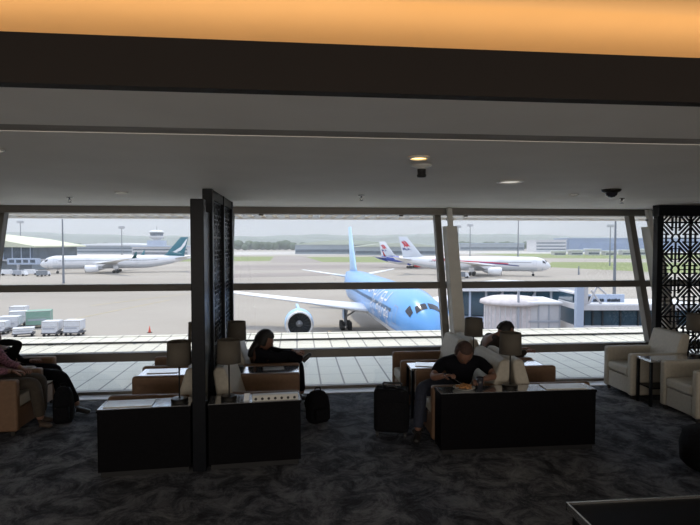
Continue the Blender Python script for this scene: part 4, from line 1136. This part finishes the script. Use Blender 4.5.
def airliner(name, label, nose, head, P):
    """origin on the ground under the nose; nose points +X local"""
    t = thing(name, label, 'airliner', (nose[0], nose[1], GZ), head)
    F = Fus(P['L'], P['R'], P['zc'], P.get('ln', 6.5), P.get('lt', 20))
    mb = MB(); rings = []
    xs = [0.02, 0.12, 0.3, 0.6, 1, 1.5, 2.2, 3, 4, 5, P.get('ln', 6.5)]
    x = xs[-1]
    while x < P['L'] - P.get('lt', 20): x += 3; xs.append(x)
    k0 = xs[-1]
    for i in range(1, 13): xs.append(k0 + (P['L'] - k0)*i/12)
    for x in xs: rings.append([F.P(x, 2*PI*k/40) for k in range(40)])
    fu = mb.loft(rings).build('fuselage', P['body'], t, smooth=True)
    if P.get('belly'):
        b_ = MB()
        F.patch(b_, 3, P['L'] - 8, R(115), R(245), 0.03, 20, 12)
        b_.build('belly_panel', P['belly'], fu, smooth=True)
    # cockpit windows
    for sd in (-1, 1):
        for (x0, x1, a0, a1, a0b, a1b) in P.get('cock', ((1.55, 2.35, 4, 46, 3, 34), (2.05, 3.2, 52, 72, 40, 68))):
            b_ = MB(); F.patch(b_, x0, x1, sd*R(a0), sd*R(a1), 0.035, 3, 4, sd*R(a0b), sd*R(a1b))
            b_.build('cockpit_window', M['dark_glass'], fu, smooth=True)
    for sd in (-1, 1):
        b_ = MB(); x = 7.5
        while x < P['L'] - 15:
            F.patch(b_, x, x + 0.30, sd*R(72), sd*R(80), 0.02, 1, 1); x += 0.62
        b_.build('window_row', M['dark_glass'], fu)
        for x in P.get('doors', (5.5, 18, 38)):
            b_ = MB()
            for (a, b, c, d) in ((x, x+0.07, 60, 100), (x+1.1, x+1.17, 60, 100), (x, x+1.17, 60, 61.5), (x, x+1.17, 98.5, 100)):
                F.patch(b_, a, b, sd*R(c), sd*R(d), 0.02, 1, 4)
            b_.build('door_outline', M['beam_grey'], fu)
    # wings
    wr, wz, span = P['wing_x'], P['wing_z'], P['span']
    for sd in (-1, 1):
        secs = [(0.0, wr, P['croot'], wz, 0.13), (0.35, wr + span*0.35*0.62, P['croot']*0.56, wz + 0.35*P['dih'], 0.11), (0.93, wr + span*0.93*0.60, P['croot']*0.22, wz + 0.93*P['dih'], 0.10), (1.0, wr + span*0.68, P['croot']*0.10, wz + 1.05*P['dih'], 0.09)]
        rings = [airfoil(c, xl, sd*(u*span), z, th) for (u, xl, c, z, th) in secs]
        wg = MB().loft(rings).build('wing', M['wing_grey'], t, smooth=True)
        if P.get('winglet'):
            xl = wr + span*0.68
            MB().loft([airfoil(P['croot']*0.16, xl - 0.6, sd*(span), wz + 1.02*P['dih'], 0.08), [(p[0], sd*(span + 0.5), p[2] + 0.0) for p in airfoil(P['croot']*0.05, xl + 0.9, 0, wz + 1.02*P['dih'] + 2.6, 0.08)]]).build('winglet', P['wl_mat'], wg, smooth=True)
        # engine
        ex, ey, er, el_ = P['eng']
        ez = P['eng_z']
        en = MB().lathe([(er*0.80, -0.0), (er*0.90, 0.03*el_ * -1), (er*1.0, -0.14*el_), (er*1.02, -0.4*el_), (er*0.92, -0.7*el_), (er*0.72, -el_), (er*0.62, -el_), (er*0.7, -0.5*el_)], 32, (-ex, sd*ey, ez), 'X').build('engine', P['nac'], t, smooth=True)
        MB().lathe([(er*0.80, 0.0), (er*0.86, 0.05), (er*0.93, -0.05), (er*0.965, -0.32), (er*0.94, -0.33), (er*0.79, -0.33)], 32, (-ex, sd*ey, ez), 'X').build('intake_lip', M['bare_metal'], en, smooth=True)
        MB().lathe([(er*0.79, -0.02), (er*0.78, -0.9), (0.02, -0.92)], 32, (-ex, sd*ey, ez), 'X').build('intake_duct', M['engine_dark'], en, smooth=True)
        fb = MB()
        for k in range(18):
            a = 2*PI*k/18
            def q(r, da, dx): return (-ex - 0.75 + dx, sd*ey + r*math.cos(a + da), ez + r*math.sin(a + da))
            fb.add([q(er*0.24, 0, 0), q(er*0.77, 0.05, 0.0), q(er*0.77, 0.26, -0.14), q(er*0.24, 0.25, -0.14)], [(0,1,2,3)])
        fb.build('fan_blades', M['engine_dark'], en)
        MB().lathe([(0.01, -0.25), (er*0.12, -0.45), (er*0.25, -0.85)], 16, (-ex, sd*ey, ez), 'X').build('spinner', M['gear'], en, smooth=True)
        MB().lathe([(er*0.5, -el_*0.9), (er*0.42, -el_*1.15), (0.05, -el_*1.4)], 20, (-ex, sd*ey, ez), 'X').build('exhaust_cone', M['gear'], en, smooth=True)
        MB().hexa([(-ex - el_*0.25, sd*ey - 0.22, ez + er*0.9), (-ex - el_*1.25, sd*ey - 0.22, ez + er*0.6), (-ex - el_*1.25, sd*ey + 0.22, ez + er*0.6), (-ex - el_*0.25, sd*ey + 0.22, ez + er*0.9)],
                  [(-ex - el_*0.75, sd*ey - 0.18, P['pyl']), (-ex - el_*1.6, sd*ey - 0.18, P['pyl']), (-ex - el_*1.6, sd*ey + 0.18, P['pyl']), (-ex - el_*0.75, sd*ey + 0.18, P['pyl'])]).build('pylon', P['nac'], en)
        # tailplane
        tx = P['L'] - 8.5
        rings = [airfoil(5.6, tx, sd*0.3, P['zc'] + P['R']*0.45, 0.10), airfoil(1.7, tx + 6.6, sd*P['hspan'], P['zc'] + P['R']*0.45 + 1.3, 0.09)]
        MB().loft(rings).build('tailplane', M['wing_grey'], t, smooth=True)
        # main gear
        gx, gyy = P['gear']
        g = MB().tube((-gx, sd*gyy, 0.7), (-gx, sd*gyy, P['zc'] - P['R']*0.4), 0.24, 0.30)
        g.tube((-gx, sd*gyy, 1.9), (-gx, sd*(gyy - 1.9), P['zc'] - P['R']*0.6), 0.12)
        g.tube((-gx + 0.3, sd*gyy, 1.5), (-gx + 2.0, sd*gyy, P['zc'] - P['R']*0.5), 0.10)
        g.tube((-gx - 0.9, sd*gyy, 0.65), (-gx + 0.9, sd*gyy, 0.65), 0.16)
        gg = g.build('main_gear', M['gear'], t)
        wm = MB(); wheel_set(wm, -gx, sd*gyy, 0.66, 0.5, 2); wm.build('wheel_bogie', M['tyre'], gg)
        MB().box(-gx - 1.0, -gx + 1.0, sd*gyy + sd*0.35, sd*gyy + sd*0.40, 1.7, P['zc'] - P['R']*0.5).build('gear_door', P['body'], gg)
    g = MB().tube((-P['ngx'], 0, 0.5), (-P['ngx'], 0, P['zc'] - P['R']*0.8), 0.15, 0.18); g.tube((-P['ngx'], 0, 1.3), (-P['ngx'] - 1.6, 0, P['zc'] - P['R']*0.85), 0.08)
    ng = g.build('nose_gear', M['gear'], t)
    wm = MB()
    for s in (-1, 1): wm.tube((-P['ngx'], s*0.35 - 0.17, 0.5), (-P['ngx'], s*0.35 + 0.17, 0.5), 0.5, n=16)
    wm.build('nose_wheels', M['tyre'], ng)
    MB().tube((-P['L'] + 9, 0, 0), (-P['L'] + 9, 0, 0.01), 0.01)
    # fin
    fx = P['L'] - 11.5; fz = P['zc'] + P['R']*0.85; fh = P['fin_h']
    def fin_sec(xl, c, z, th): return [(p[0], p[2] - 0, z) for p in [(a[0], 0, a[2]) for a in airfoil(c, xl, 0, 0, th)]]
    secs = [fin_sec(fx - 3.0, 11.0, fz - 0.6, 0.05), fin_sec(fx, 8.0, fz + 0.9, 0.08), fin_sec(fx + (fh-1)*0.84, 3.4, fz + fh, 0.09)]
    fn_ = MB().loft(secs).build('tail_fin', P['fin'], t, smooth=True)
    return t, F, fn_, (fx, fz, fh)

def fin_mark(parent, frame, polys, m, name='tail_logo', side=(-1, 1)):
    """flat painted mark on both faces of the fin; polys in fin space u (0..1 along chord) v (0..1 up)"""
    fx, fz, fh = frame
    mb = MB()
    for sd in side:
        for poly in polys:
            vs = []
            for u, v in poly:
                xl = fx + v*(fh-1)*0.84; c = 8.0*(1-v) + 3.4*v
                uu = max(0.02, u)
                th = 0.08*(1-v) + 0.09*v
                yt = 5*th*(0.2969*math.sqrt(uu) - 0.126*uu - 0.3516*uu*uu + 0.2843*uu**3 - 0.1015*uu**4) * c * 1.1
                vs.append((-(xl + u*c), sd*(yt + 0.04), fz + 0.9 + v*(fh - 0.9)))
            mb.add(vs, [tuple(range(len(vs)))])
    return mb.build(name, m, parent)

# --- blue airliner at the nearest stand
nx_, ny_ = out(436, 51.5)
tx_, ty_ = out(347, 113)
hd = math.atan2(ny_ - ty_, nx_ - tx_)
A, F, fin, fr = airliner('airliner', 'sky blue widebody airliner parked nose-in just beyond the roof deck', (nx_, ny_), hd, dict(
    L=61.5, R=2.98, zc=4.85, ln=8.5, lt=20, body=M['sky_blue'], belly=M['silver_paint'], wing_x=20.5, wing_z=3.3, span=30.0, croot=11.0, dih=2.6,
    eng=(19.0, 12.4, 1.9, 5.0), eng_z=2.35, nac=M['pale_blue'], pyl=4.2, hspan=9.8, gear=(28.5, 5.0), ngx=5.5, fin_h=9.0, fin=M['pale_blue'],
    cock=((2.3, 3.2, 3, 42, 2.5, 33), (2.75, 3.9, 47, 63, 39, 58))))
# white script and outline flourishes painted on the starboard side
sc = MB()
def stroke(pts, wd=0.16):
    for (xa, aa), (xb, ab) in zip(pts, pts[1:]):
        n = 3
        for i in range(n):
            u0, u1 = i/n, (i+1)/n
            x0, a0 = xa + (xb-xa)*u0, aa + (ab-aa)*u0
            x1, a1 = xa + (xb-xa)*u1, aa + (ab-aa)*u1
            dx, da = (x1-x0), R(a1-a0)*F.R
            l = math.hypot(dx, da) or 1
            ox, oa = -da/l*wd/2, dx/l*wd/2/F.R
            sc.add([F.P(x0-ox, R(a0)-oa, .035), F.P(x1-ox, R(a1)-oa, .035), F.P(x1+ox, R(a1)+oa, .035), F.P(x0+ox, R(a0)+oa, .035)], [(0,1,2,3)])
glyphs = [
    [(0, 0), (0, 26), (1.2, 26)], [(1.9, 6), (1.7, 26), (3.0, 27), (3.2, 8), (1.9, 6)], [(4.0, 0), (5.4, 28)], [(6.0, 4), (6.2, 24), (7.4, 26), (7.5, 2)],
    [(8.2, 24), (8.6, 4), (9.6, 3), (9.7, 25)], [(8.3, 15), (9.7, 15)], [(10.6, 3), (10.4, 26), (11.6, 20), (10.6, 14)], [(12.6, 2), (12.3, 26)], [(13.3, 4), (14.6, 4), (13.4, 25), (14.8, 26)]]
for g in glyphs: stroke([(10.5 + x*1.05, 38 + a*0.9) for x, a in g], 0.26)
for g in glyphs[:5]: stroke([(8.2 + x*0.7, 78 + a*0.6) for x, a in g], 0.16)
# flower-like outlines
for cx, ca, r in ((13.5, 84, 1.6), (9.5, 96, 1.1), (17.5, 88, 1.4)):
    pts = []
    for k in range(26):
        a = 2*PI*k/25; q = r*(0.65 + 0.35*math.cos(5*a)); pts.append((cx + q*math.cos(a), ca + math.degrees(q*math.sin(a)/F.R)))
    stroke(pts, 0.13)
fu_obj = [c for c in kids(A) if c.name.startswith('fuselage')][0]
sc.build('livery_script', M['white_paint'], fu_obj)

A330 = dict(L=62, R=2.82, zc=4.75, ln=6.5, lt=21, wing_x=19.0, wing_z=3.7, span=29.0, croot=11.0, dih=3.2, eng=(18.5, 9.4, 1.6, 5.2), eng_z=2.2, pyl=4.1,
            hspan=9.5, gear=(30.0, 5.3), ngx=6.5, fin_h=8.6, winglet=True)
# --- left airliner: white body, teal fin with white brushwing; nose to the left
n1 = out(40, 223); t1 = out(195, 243)
h1 = math.atan2(n1[1]-t1[1], n1[0]-t1[0])
B, F2, fin2, fr2 = airliner('airliner', 'white airliner with teal tail parked at the left pier', n1, h1, dict(A330, body=M['white_paint'], belly=M['silver_paint'], nac=M['white_paint'], fin=M['teal'], wl_mat=M['teal']))
fin_mark(fin2, fr2, [[(0.05, 0.02), (0.35, 0.18), (0.62, 0.42), (0.82, 0.88), (0.95, 0.92), (0.90, 0.5), (0.72, 0.2), (0.50, 0.10), (0.85, 0.02)]], M['white_paint'])
# --- right airliner, nose to the right
n2 = out(551, 205); t2 = out(407, 220)
h2 = math.atan2(n2[1]-t2[1], n2[0]-t2[0])
Cc, F3, fin3, fr3 = airliner('airliner', 'white airliner with red and blue side stripes parked on the right apron', n2, h2, dict(A330, body=M['white_paint'], belly=M['silver_paint'], nac=M['white_paint'], fin=M['silver_paint'], wl_mat=M['red']))
red_k = [[(0.30, 0.42), (0.42, 0.72), (0.62, 0.80), (0.52, 0.58), (0.60, 0.40), (0.42, 0.50)], [(0.50, 0.42), (0.66, 0.74), (0.86, 0.72), (0.72, 0.56), (0.76, 0.38), (0.62, 0.50)]]
blue_k = [[(0.34, 0.26), (0.55, 0.38), (0.62, 0.24), (0.50, 0.30)], [(0.64, 0.22), (0.68, 0.36), (0.90, 0.40), (0.88, 0.24), (0.78, 0.30)]]
fin_mark(fin3, fr3, red_k, M['red']); fin_mark(fin3, fr3, blue_k, M['navy'], 'tail_logo_base')
fo = [c for c in kids(Cc) if c.name.startswith('fuselage')][0]
for m_, segs, nm in ((M['red'], [((16, 84), (28, 70)), ((28, 70), (38, 62)), ((38, 62), (46, 60))], 'red_stripe'), (M['navy'], [((12, 100), (18, 88)), ((18, 88), (27, 74))], 'blue_stripe')):
    st = MB()
    for sd in (-1, 1):
        for (xa, aa), (xb, ab) in segs:
            F3.patch(st, xa, xb, sd*R(aa), sd*R(aa + 8), 0.03, 4, 3, sd*R(ab), sd*R(ab + 8))
    st.build(nm, m_, fo, smooth=True)
# --- airliner behind, blue fuselage, tail seen first
n3 = out(449, 262); t3 = out(374, 285)
h3 = math.atan2(n3[1]-t3[1], n3[0]-t3[0])
Dd, F4, fin4, fr4 = airliner('airliner', 'royal blue bodied airliner with a kite-marked white tail, farthest away in the middle', (n3[0], n3[1]), h3, dict(A330, L=42, lt=15, wing_x=13, eng=(12, 6.5, 1.2, 3.6), span=19, croot=8, gear=(20, 3.6), hspan=7, fin_h=8.0, R=2.2, zc=4.0, wing_z=3.2, eng_z=2.0, pyl=3.6, doors=(5.5,), body=M['royal'], belly=M['white_paint'], nac=M['red'], fin=M['silver_paint'], wl_mat=M['red']))
fin_mark(fin4, fr4, red_k, M['red']); fin_mark(fin4, fr4, blue_k, M['navy'], 'tail_logo_base')
print('AIRCRAFT done')

# ---------------------------------------------------------------- jet bridge
def W3(px, py, d):
    x, y = out(px, d); return Vector((x, y, EYE - (py - 243.0)/FPX*d))
t = thing('jet_bridge', 'white and glass jet bridge beyond the right window, with a ribbed drum end', 'jet bridge', (out(527, 38)[0], out(527, 38)[1], GZ), -YAW)
# local frame: X right, Y away. z from ground
H0 = 13.05
def zz(py, d): return H0 - (py - 243.0)/FPX*d
zt, zb = zz(291, 44), zz(317, 44)
lx = lambda px, d: (px - 520)/FPX*d + (0 if d == 38 else (d - 38)*(520-350)/FPX*-1 + (d-38)*(520-350)/FPX)*0 + ((px - 350)/FPX*d - (px - 350)/FPX*d)
def X(px, d): return (px - 350)/FPX*d - (520 - 350)/FPX*38
xa, xb = X(448, 44), X(562, 44)
MB().box(xa, xb, 6.0, 8.8, zb - 0.25, zb).build('tunnel_floor', M['panel_blue'], t)
MB().box(xa, xb, 7.0, 8.7, zb, zt).build('tunnel_core', M['tinted'], t)
gp = MB()
n = 7
for i in range(n):
    a = xa + (xb - xa)*i/n
    MB().box(a + 0.10, a + (xb-xa)/n - 0.10, 6.02, 6.08, zb + 0.12, zt - 0.1).build('side_glass', M['tinted'], t)
    MB().box(a - 0.09, a + 0.09, 5.98, 6.14, zb, zt).build('glass_post', M['panel_blue'] if i < 2 else M['beam_grey'], t)
for i in (2, 3, 4):
    a = xa + (xb - xa)*i/n; b = a + (xb-xa)/n
    MB().tube((a, 5.9, zb + 0.1), (b, 5.9, zt - 0.1), 0.07).build('brace', M['beam_grey'], t)
rf = [(xa - 0.3, zt), (xa - 0.3, zt + 0.25), ((xa+xb)/2, zt + 0.75), (xb + 0.5, zt + 0.45), (xb + 0.5, zt)]
MB().prism(rf, 5.6, 9.0, lambda u, v, d: (u, d, v)).build('tunnel_roof', M['white_paint'], t)
MB().box(xa, xb, 5.85, 6.0, zb - 0.45, zb - 0.15).build('lower_rail', M['panel_blue'], t)
for px in (470, 540):
    MB().tube((X(px, 44), 7.4, 0), (X(px, 44), 7.4, zb - 0.2), 0.35).build('support_column', M['beam_grey'], t)
# ribbed drum
dz1 = zz(302, 38); dz0 = zz(332, 38)
rd = 2.0
cxd = X(510, 38)
dr = MB().lathe([(rd, dz0), (rd, dz1)], 40, (cxd, 1.2, 0)).build('drum', M['panel_pink'], t, smooth=True)
for k in range(14):
    a = PI + 0.12 + k*0.19
    xx, yy = cxd + rd*math.cos(a), 1.2 + rd*math.sin(a)
    MB().box(xx - 0.035, xx + 0.035, yy - 0.05, yy + 0.05, dz0, dz1 - 0.1).build('drum_rib', M['panel_white'], dr)
xr0, xr1 = X(519, 38), X(550, 38)
MB().box(xr0, xr1, -0.6, 2.6, dz0, dz1 - 0.12).build('rotunda_wall', M['panel_white'], t)
for q in (0.0, 0.33, 0.66, 1.0):
    xx = xr0 + (xr1 - xr0)*q
    MB().box(xx - 0.05, xx + 0.05, -0.66, -0.58, dz0, dz1 - 0.12).build('wall_joint', M['beam_grey'], t)
MB().box(xr0 - 0.1, xr1 + 0.05, -0.68, -0.6, dz0 + 0.75, dz0 + 0.9).build('wall_rail', M['beam_grey'], t)
rfm = MB()
for (cx_, rr) in ((cxd, rd + 0.28),):
    rfm.lathe([(0.01, dz1 + 0.32), (rr*0.7, dz1 + 0.25), (rr, dz1 + 0.02), (rr + 0.05, dz1 - 0.22), (rr - 0.1, dz1 - 0.20), (0.01, dz1)], 26, (cx_, 1.2, 0))
rfm.build('drum_roof', M['panel_pink'], t, smooth=True)
MB().box(xr0 - 0.3, xr1 + 0.15, -0.85, 2.9, dz1 - 0.12, dz1 + 0.10).build('rotunda_roof', M['white_paint'], t, bevel=0.08, seg=3)
MB().tube((X(508, 38), -0.9, dz0), (X(508, 38), -0.9, dz1 + 0.9), 0.08).build('vent_pipe', M['beam_grey'], t)
MB().tube((cxd, 1.2, 0), (cxd, 1.2, dz0), 0.7).build('rotunda_column', M['beam_grey'], t)

# fixed link / walkway running right
t = thing('boarding_walkway', 'low glazed boarding walkway with white deck running right from the drum of the jet bridge', 'walkway', (out(560, 36)[0], out(560, 36)[1], GZ), -YAW)
def X2(px, d): return (px - 350)/FPX*d - (560 - 350)/FPX*36
a, b = X2(577, 36), X2(700, 36)
z0_, z1_ = zz(326, 36), zz(310, 36)
MB().box(a, b, 0, 3, z0_ - 2.0, z0_).build('lower_wall', M['panel_white'], t)
MB().box(a, b, 0.1, 3, z0_, z1_).build('dark_glazing', M['tinted'], t)
for px in (585, 594, 604, 622, 640, 660, 680):
    MB().box(X2(px, 36) - 0.05, X2(px, 36) + 0.05, 0.0, 0.1, z0_, z1_).build('glazing_bar', M['engine_dark'], t)
MB().box(a, b, -0.3, 3.2, z1_, z1_ + 0.35).build('deck_edge', M['panel_white'], t)
MB().box(a, b, -0.2, 3.1, z1_ + 0.35, z1_ + 0.42).build('deck_surface', M['white_paint'], t)
MB().box(a, X2(587, 36), 0.6, 3, z1_ + 0.42, zz(295, 36)).build('upper_cabin', M['tinted'], t)
MB().box(a, X2(587.5, 36), 0.4, 3.2, zz(295, 36), zz(293.5, 36)).build('cabin_roof', M['panel_white'], t)
MB().box(X2(574.5, 36), X2(581.5, 36), -0.5, -0.1, z0_ - 2, zz(285, 36)).build('pylon', M['panel_blue'], t)
MB().box(X2(583, 36), X2(587, 36), -0.3, 0.1, z1_ + 0.4, zz(286, 36)).build('pylon', M['panel_white'], t)
sg = MB().box(X2(590, 36), X2(633, 36), 1.0, 1.25, zz(306, 36), zz(296, 36)).build('sign_band', M['panel_blue'], t)
lt_ = MB()
rnd = random.Random(3); px = 601.0
while px < 628:
    w_ = rnd.choice((0.9, 1.4, 0.6)); 
    if abs(px - 613) > 1.2:
        lt_.box(X2(px, 36), X2(px + w_, 36), 0.96, 1.0, zz(303.4, 36), zz(300.2 + rnd.random(), 36))
    px += w_ + 0.55
lt_.box(X2(592, 36), X2(598, 36), 0.96, 1.0, zz(303.6, 36), zz(298, 36))
lt_.build('lettering', M['engine_dark'], sg)
for (p0, p1) in (((588, 306), (597, 286)), ((597, 286), (606, 294)), ((591, 290), (602, 305))):
    MB().tube((X2(p0[0], 36), -0.1, zz(p0[1], 36)), (X2(p1[0], 36), -0.1, zz(p1[1], 36)), 0.07).build('strut', M['panel_white'], t)

# glazed facade behind the jet bridge roof (white ground equipment further back)
t = thing('service_steps', 'dark service steps between the middle column and the jet bridge glass', 'steps', (out(457, 40)[0], out(457, 40)[1], GZ), -YAW)
q = MB()
for i in range(10): q.box(-0.6 + i*0.16, 0.6, -0.5, 0.5, i*0.62, i*0.62 + 0.5)
q.build('stair_flight', M['mast'], t)
MB().box(-0.7, 0.8, -0.6, 0.6, 6.2, 6.35).build('landing', M['beam_grey'], t)
for s in (-0.55, 0.55): MB().path([(-0.6, s, 1.0), (0.7, s, 7.4)], 0.04).build('handrail', M['panel_white'], t)

# ---------------------------------------------------------------- cargo containers on dollies
def container(label, px, D, rz, wd, dp, h, m_, hang=True):
    x, y = out(px, D)
    t = thing('cargo_container', label, 'cargo container', (x, y, GZ), rz - YAW, 'cargo containers on dollies')
    c = 0.25
    poly = [(-wd/2, 0.55), (wd/2 - 0.35, 0.55), (wd/2, 0.95), (wd/2, 0.55 + h), (-wd/2, 0.55 + h)]
    bd = MB().prism(poly, -dp/2, dp/2, lambda u, v, d: (u, d, v)).build('container_body', m_, t)
    fr_ = MB()
    for u in (-wd/2, wd/2 - 0.06): fr_.box(u, u + 0.06, -dp/2 - 0.03, -dp/2, 0.95, 0.55 + h)
    fr_.box(-wd/2, wd/2, -dp/2 - 0.03, -dp/2, 0.55 + h - 0.08, 0.55 + h); fr_.box(-wd/2, wd/2, -dp/2 - 0.03, -dp/2, 0.55 + h*0.5, 0.55 + h*0.5 + 0.05)
    fr_.build('edge_frame', M['bare_metal'], bd)
    MB().box(-wd*0.42, wd*0.30, -dp/2 - 0.02, -dp/2, 0.55 + h*0.30, 0.55 + h*0.42).build('marking_band', M['beam_grey'], bd)
    MB().box(-wd/2 - 0.1, wd/2 + 0.1, -dp/2, dp/2, 0.38, 0.55).build('dolly_bed', M['dolly'], t)
    for sx in (-1, 1):
        for sy in (-1, 1): MB().tube((sx*wd*0.38, sy*dp*0.42 - 0.08, 0.19), (sx*wd*0.38, sy*dp*0.42 + 0.08, 0.19), 0.19, n=12).build('dolly_wheel', M['tyre'], t)
    return t
container('white cargo container on a dolly, rightmost of the row at the lower left', 73, 74, 0.05, 2.3, 1.7, 1.65, M['uld'])
container('white cargo container on a dolly, second from the right of the row', 51, 73.5, 0.08, 2.2, 1.7, 1.6, M['uld'])
container('green-sided cargo container, behind the second and third boxes', 38, 81, 0.4, 3.4, 2.2, 2.1, M['uld_green'])
container('white cargo container touching the green-sided one on its left', 17, 82.5, 0.4, 2.3, 1.8, 1.8, M['uld'])
container('low white container in front of the green-sided one', 22, 73, 0.5, 2.6, 1.6, 0.7, M['uld'])
container('white cargo container fourth from the right, above the low one', 9, 78, 0.25, 2.6, 1.8, 1.6, M['uld'])
container('white cargo container at the left picture edge', -4, 75, 0.2, 2.6, 1.8, 1.3, M['uld'])
container('pale cargo container at the back with a dark top edge', 18, 88, 0.15, 2.4, 1.8, 1.9, M['uld'])
x, y = out(148.5, 76)
t = thing('traffic_cone', 'orange traffic cone alone on the apron, left of the drum lamp', 'traffic cone', (x, y, GZ))
MB().box(-0.3, 0.3, -0.3, 0.3, 0, 0.06).build('cone_base', M['tyre'], t)
MB().lathe([(0.2, 0.06), (0.04, 0.95), (0.001, 0.96)], 16).build('cone_body', M['cone'], t, smooth=True)

# ---------------------------------------------------------------- haze over the airfield (real scattering air)
hz = MB().box(-1500, 1500, 128, 3300, GZ - 5, GZ + 140).build('haze', M['glass'])
hz['kind'] = 'stuff'; hz['label'] = 'thin pale summer haze hanging over the far airfield'; hz['category'] = 'haze'
m = bpy.data.materials.new('air_haze'); m.use_nodes = True
t = m.node_tree; t.nodes.clear()
o_ = t.nodes.new('ShaderNodeOutputMaterial'); v = t.nodes.new('ShaderNodeVolumeScatter')
v.inputs['Color'].default_value = (0.90, 0.95, 1.0, 1); v.inputs['Density'].default_value = 0.00028; v.inputs['Anisotropy'].default_value = 0.2
t.links.new(v.outputs[0], o_.inputs['Volume'])
hz.data.materials.clear(); hz.data.materials.append(m)
S.cycles.volume_bounces = 1
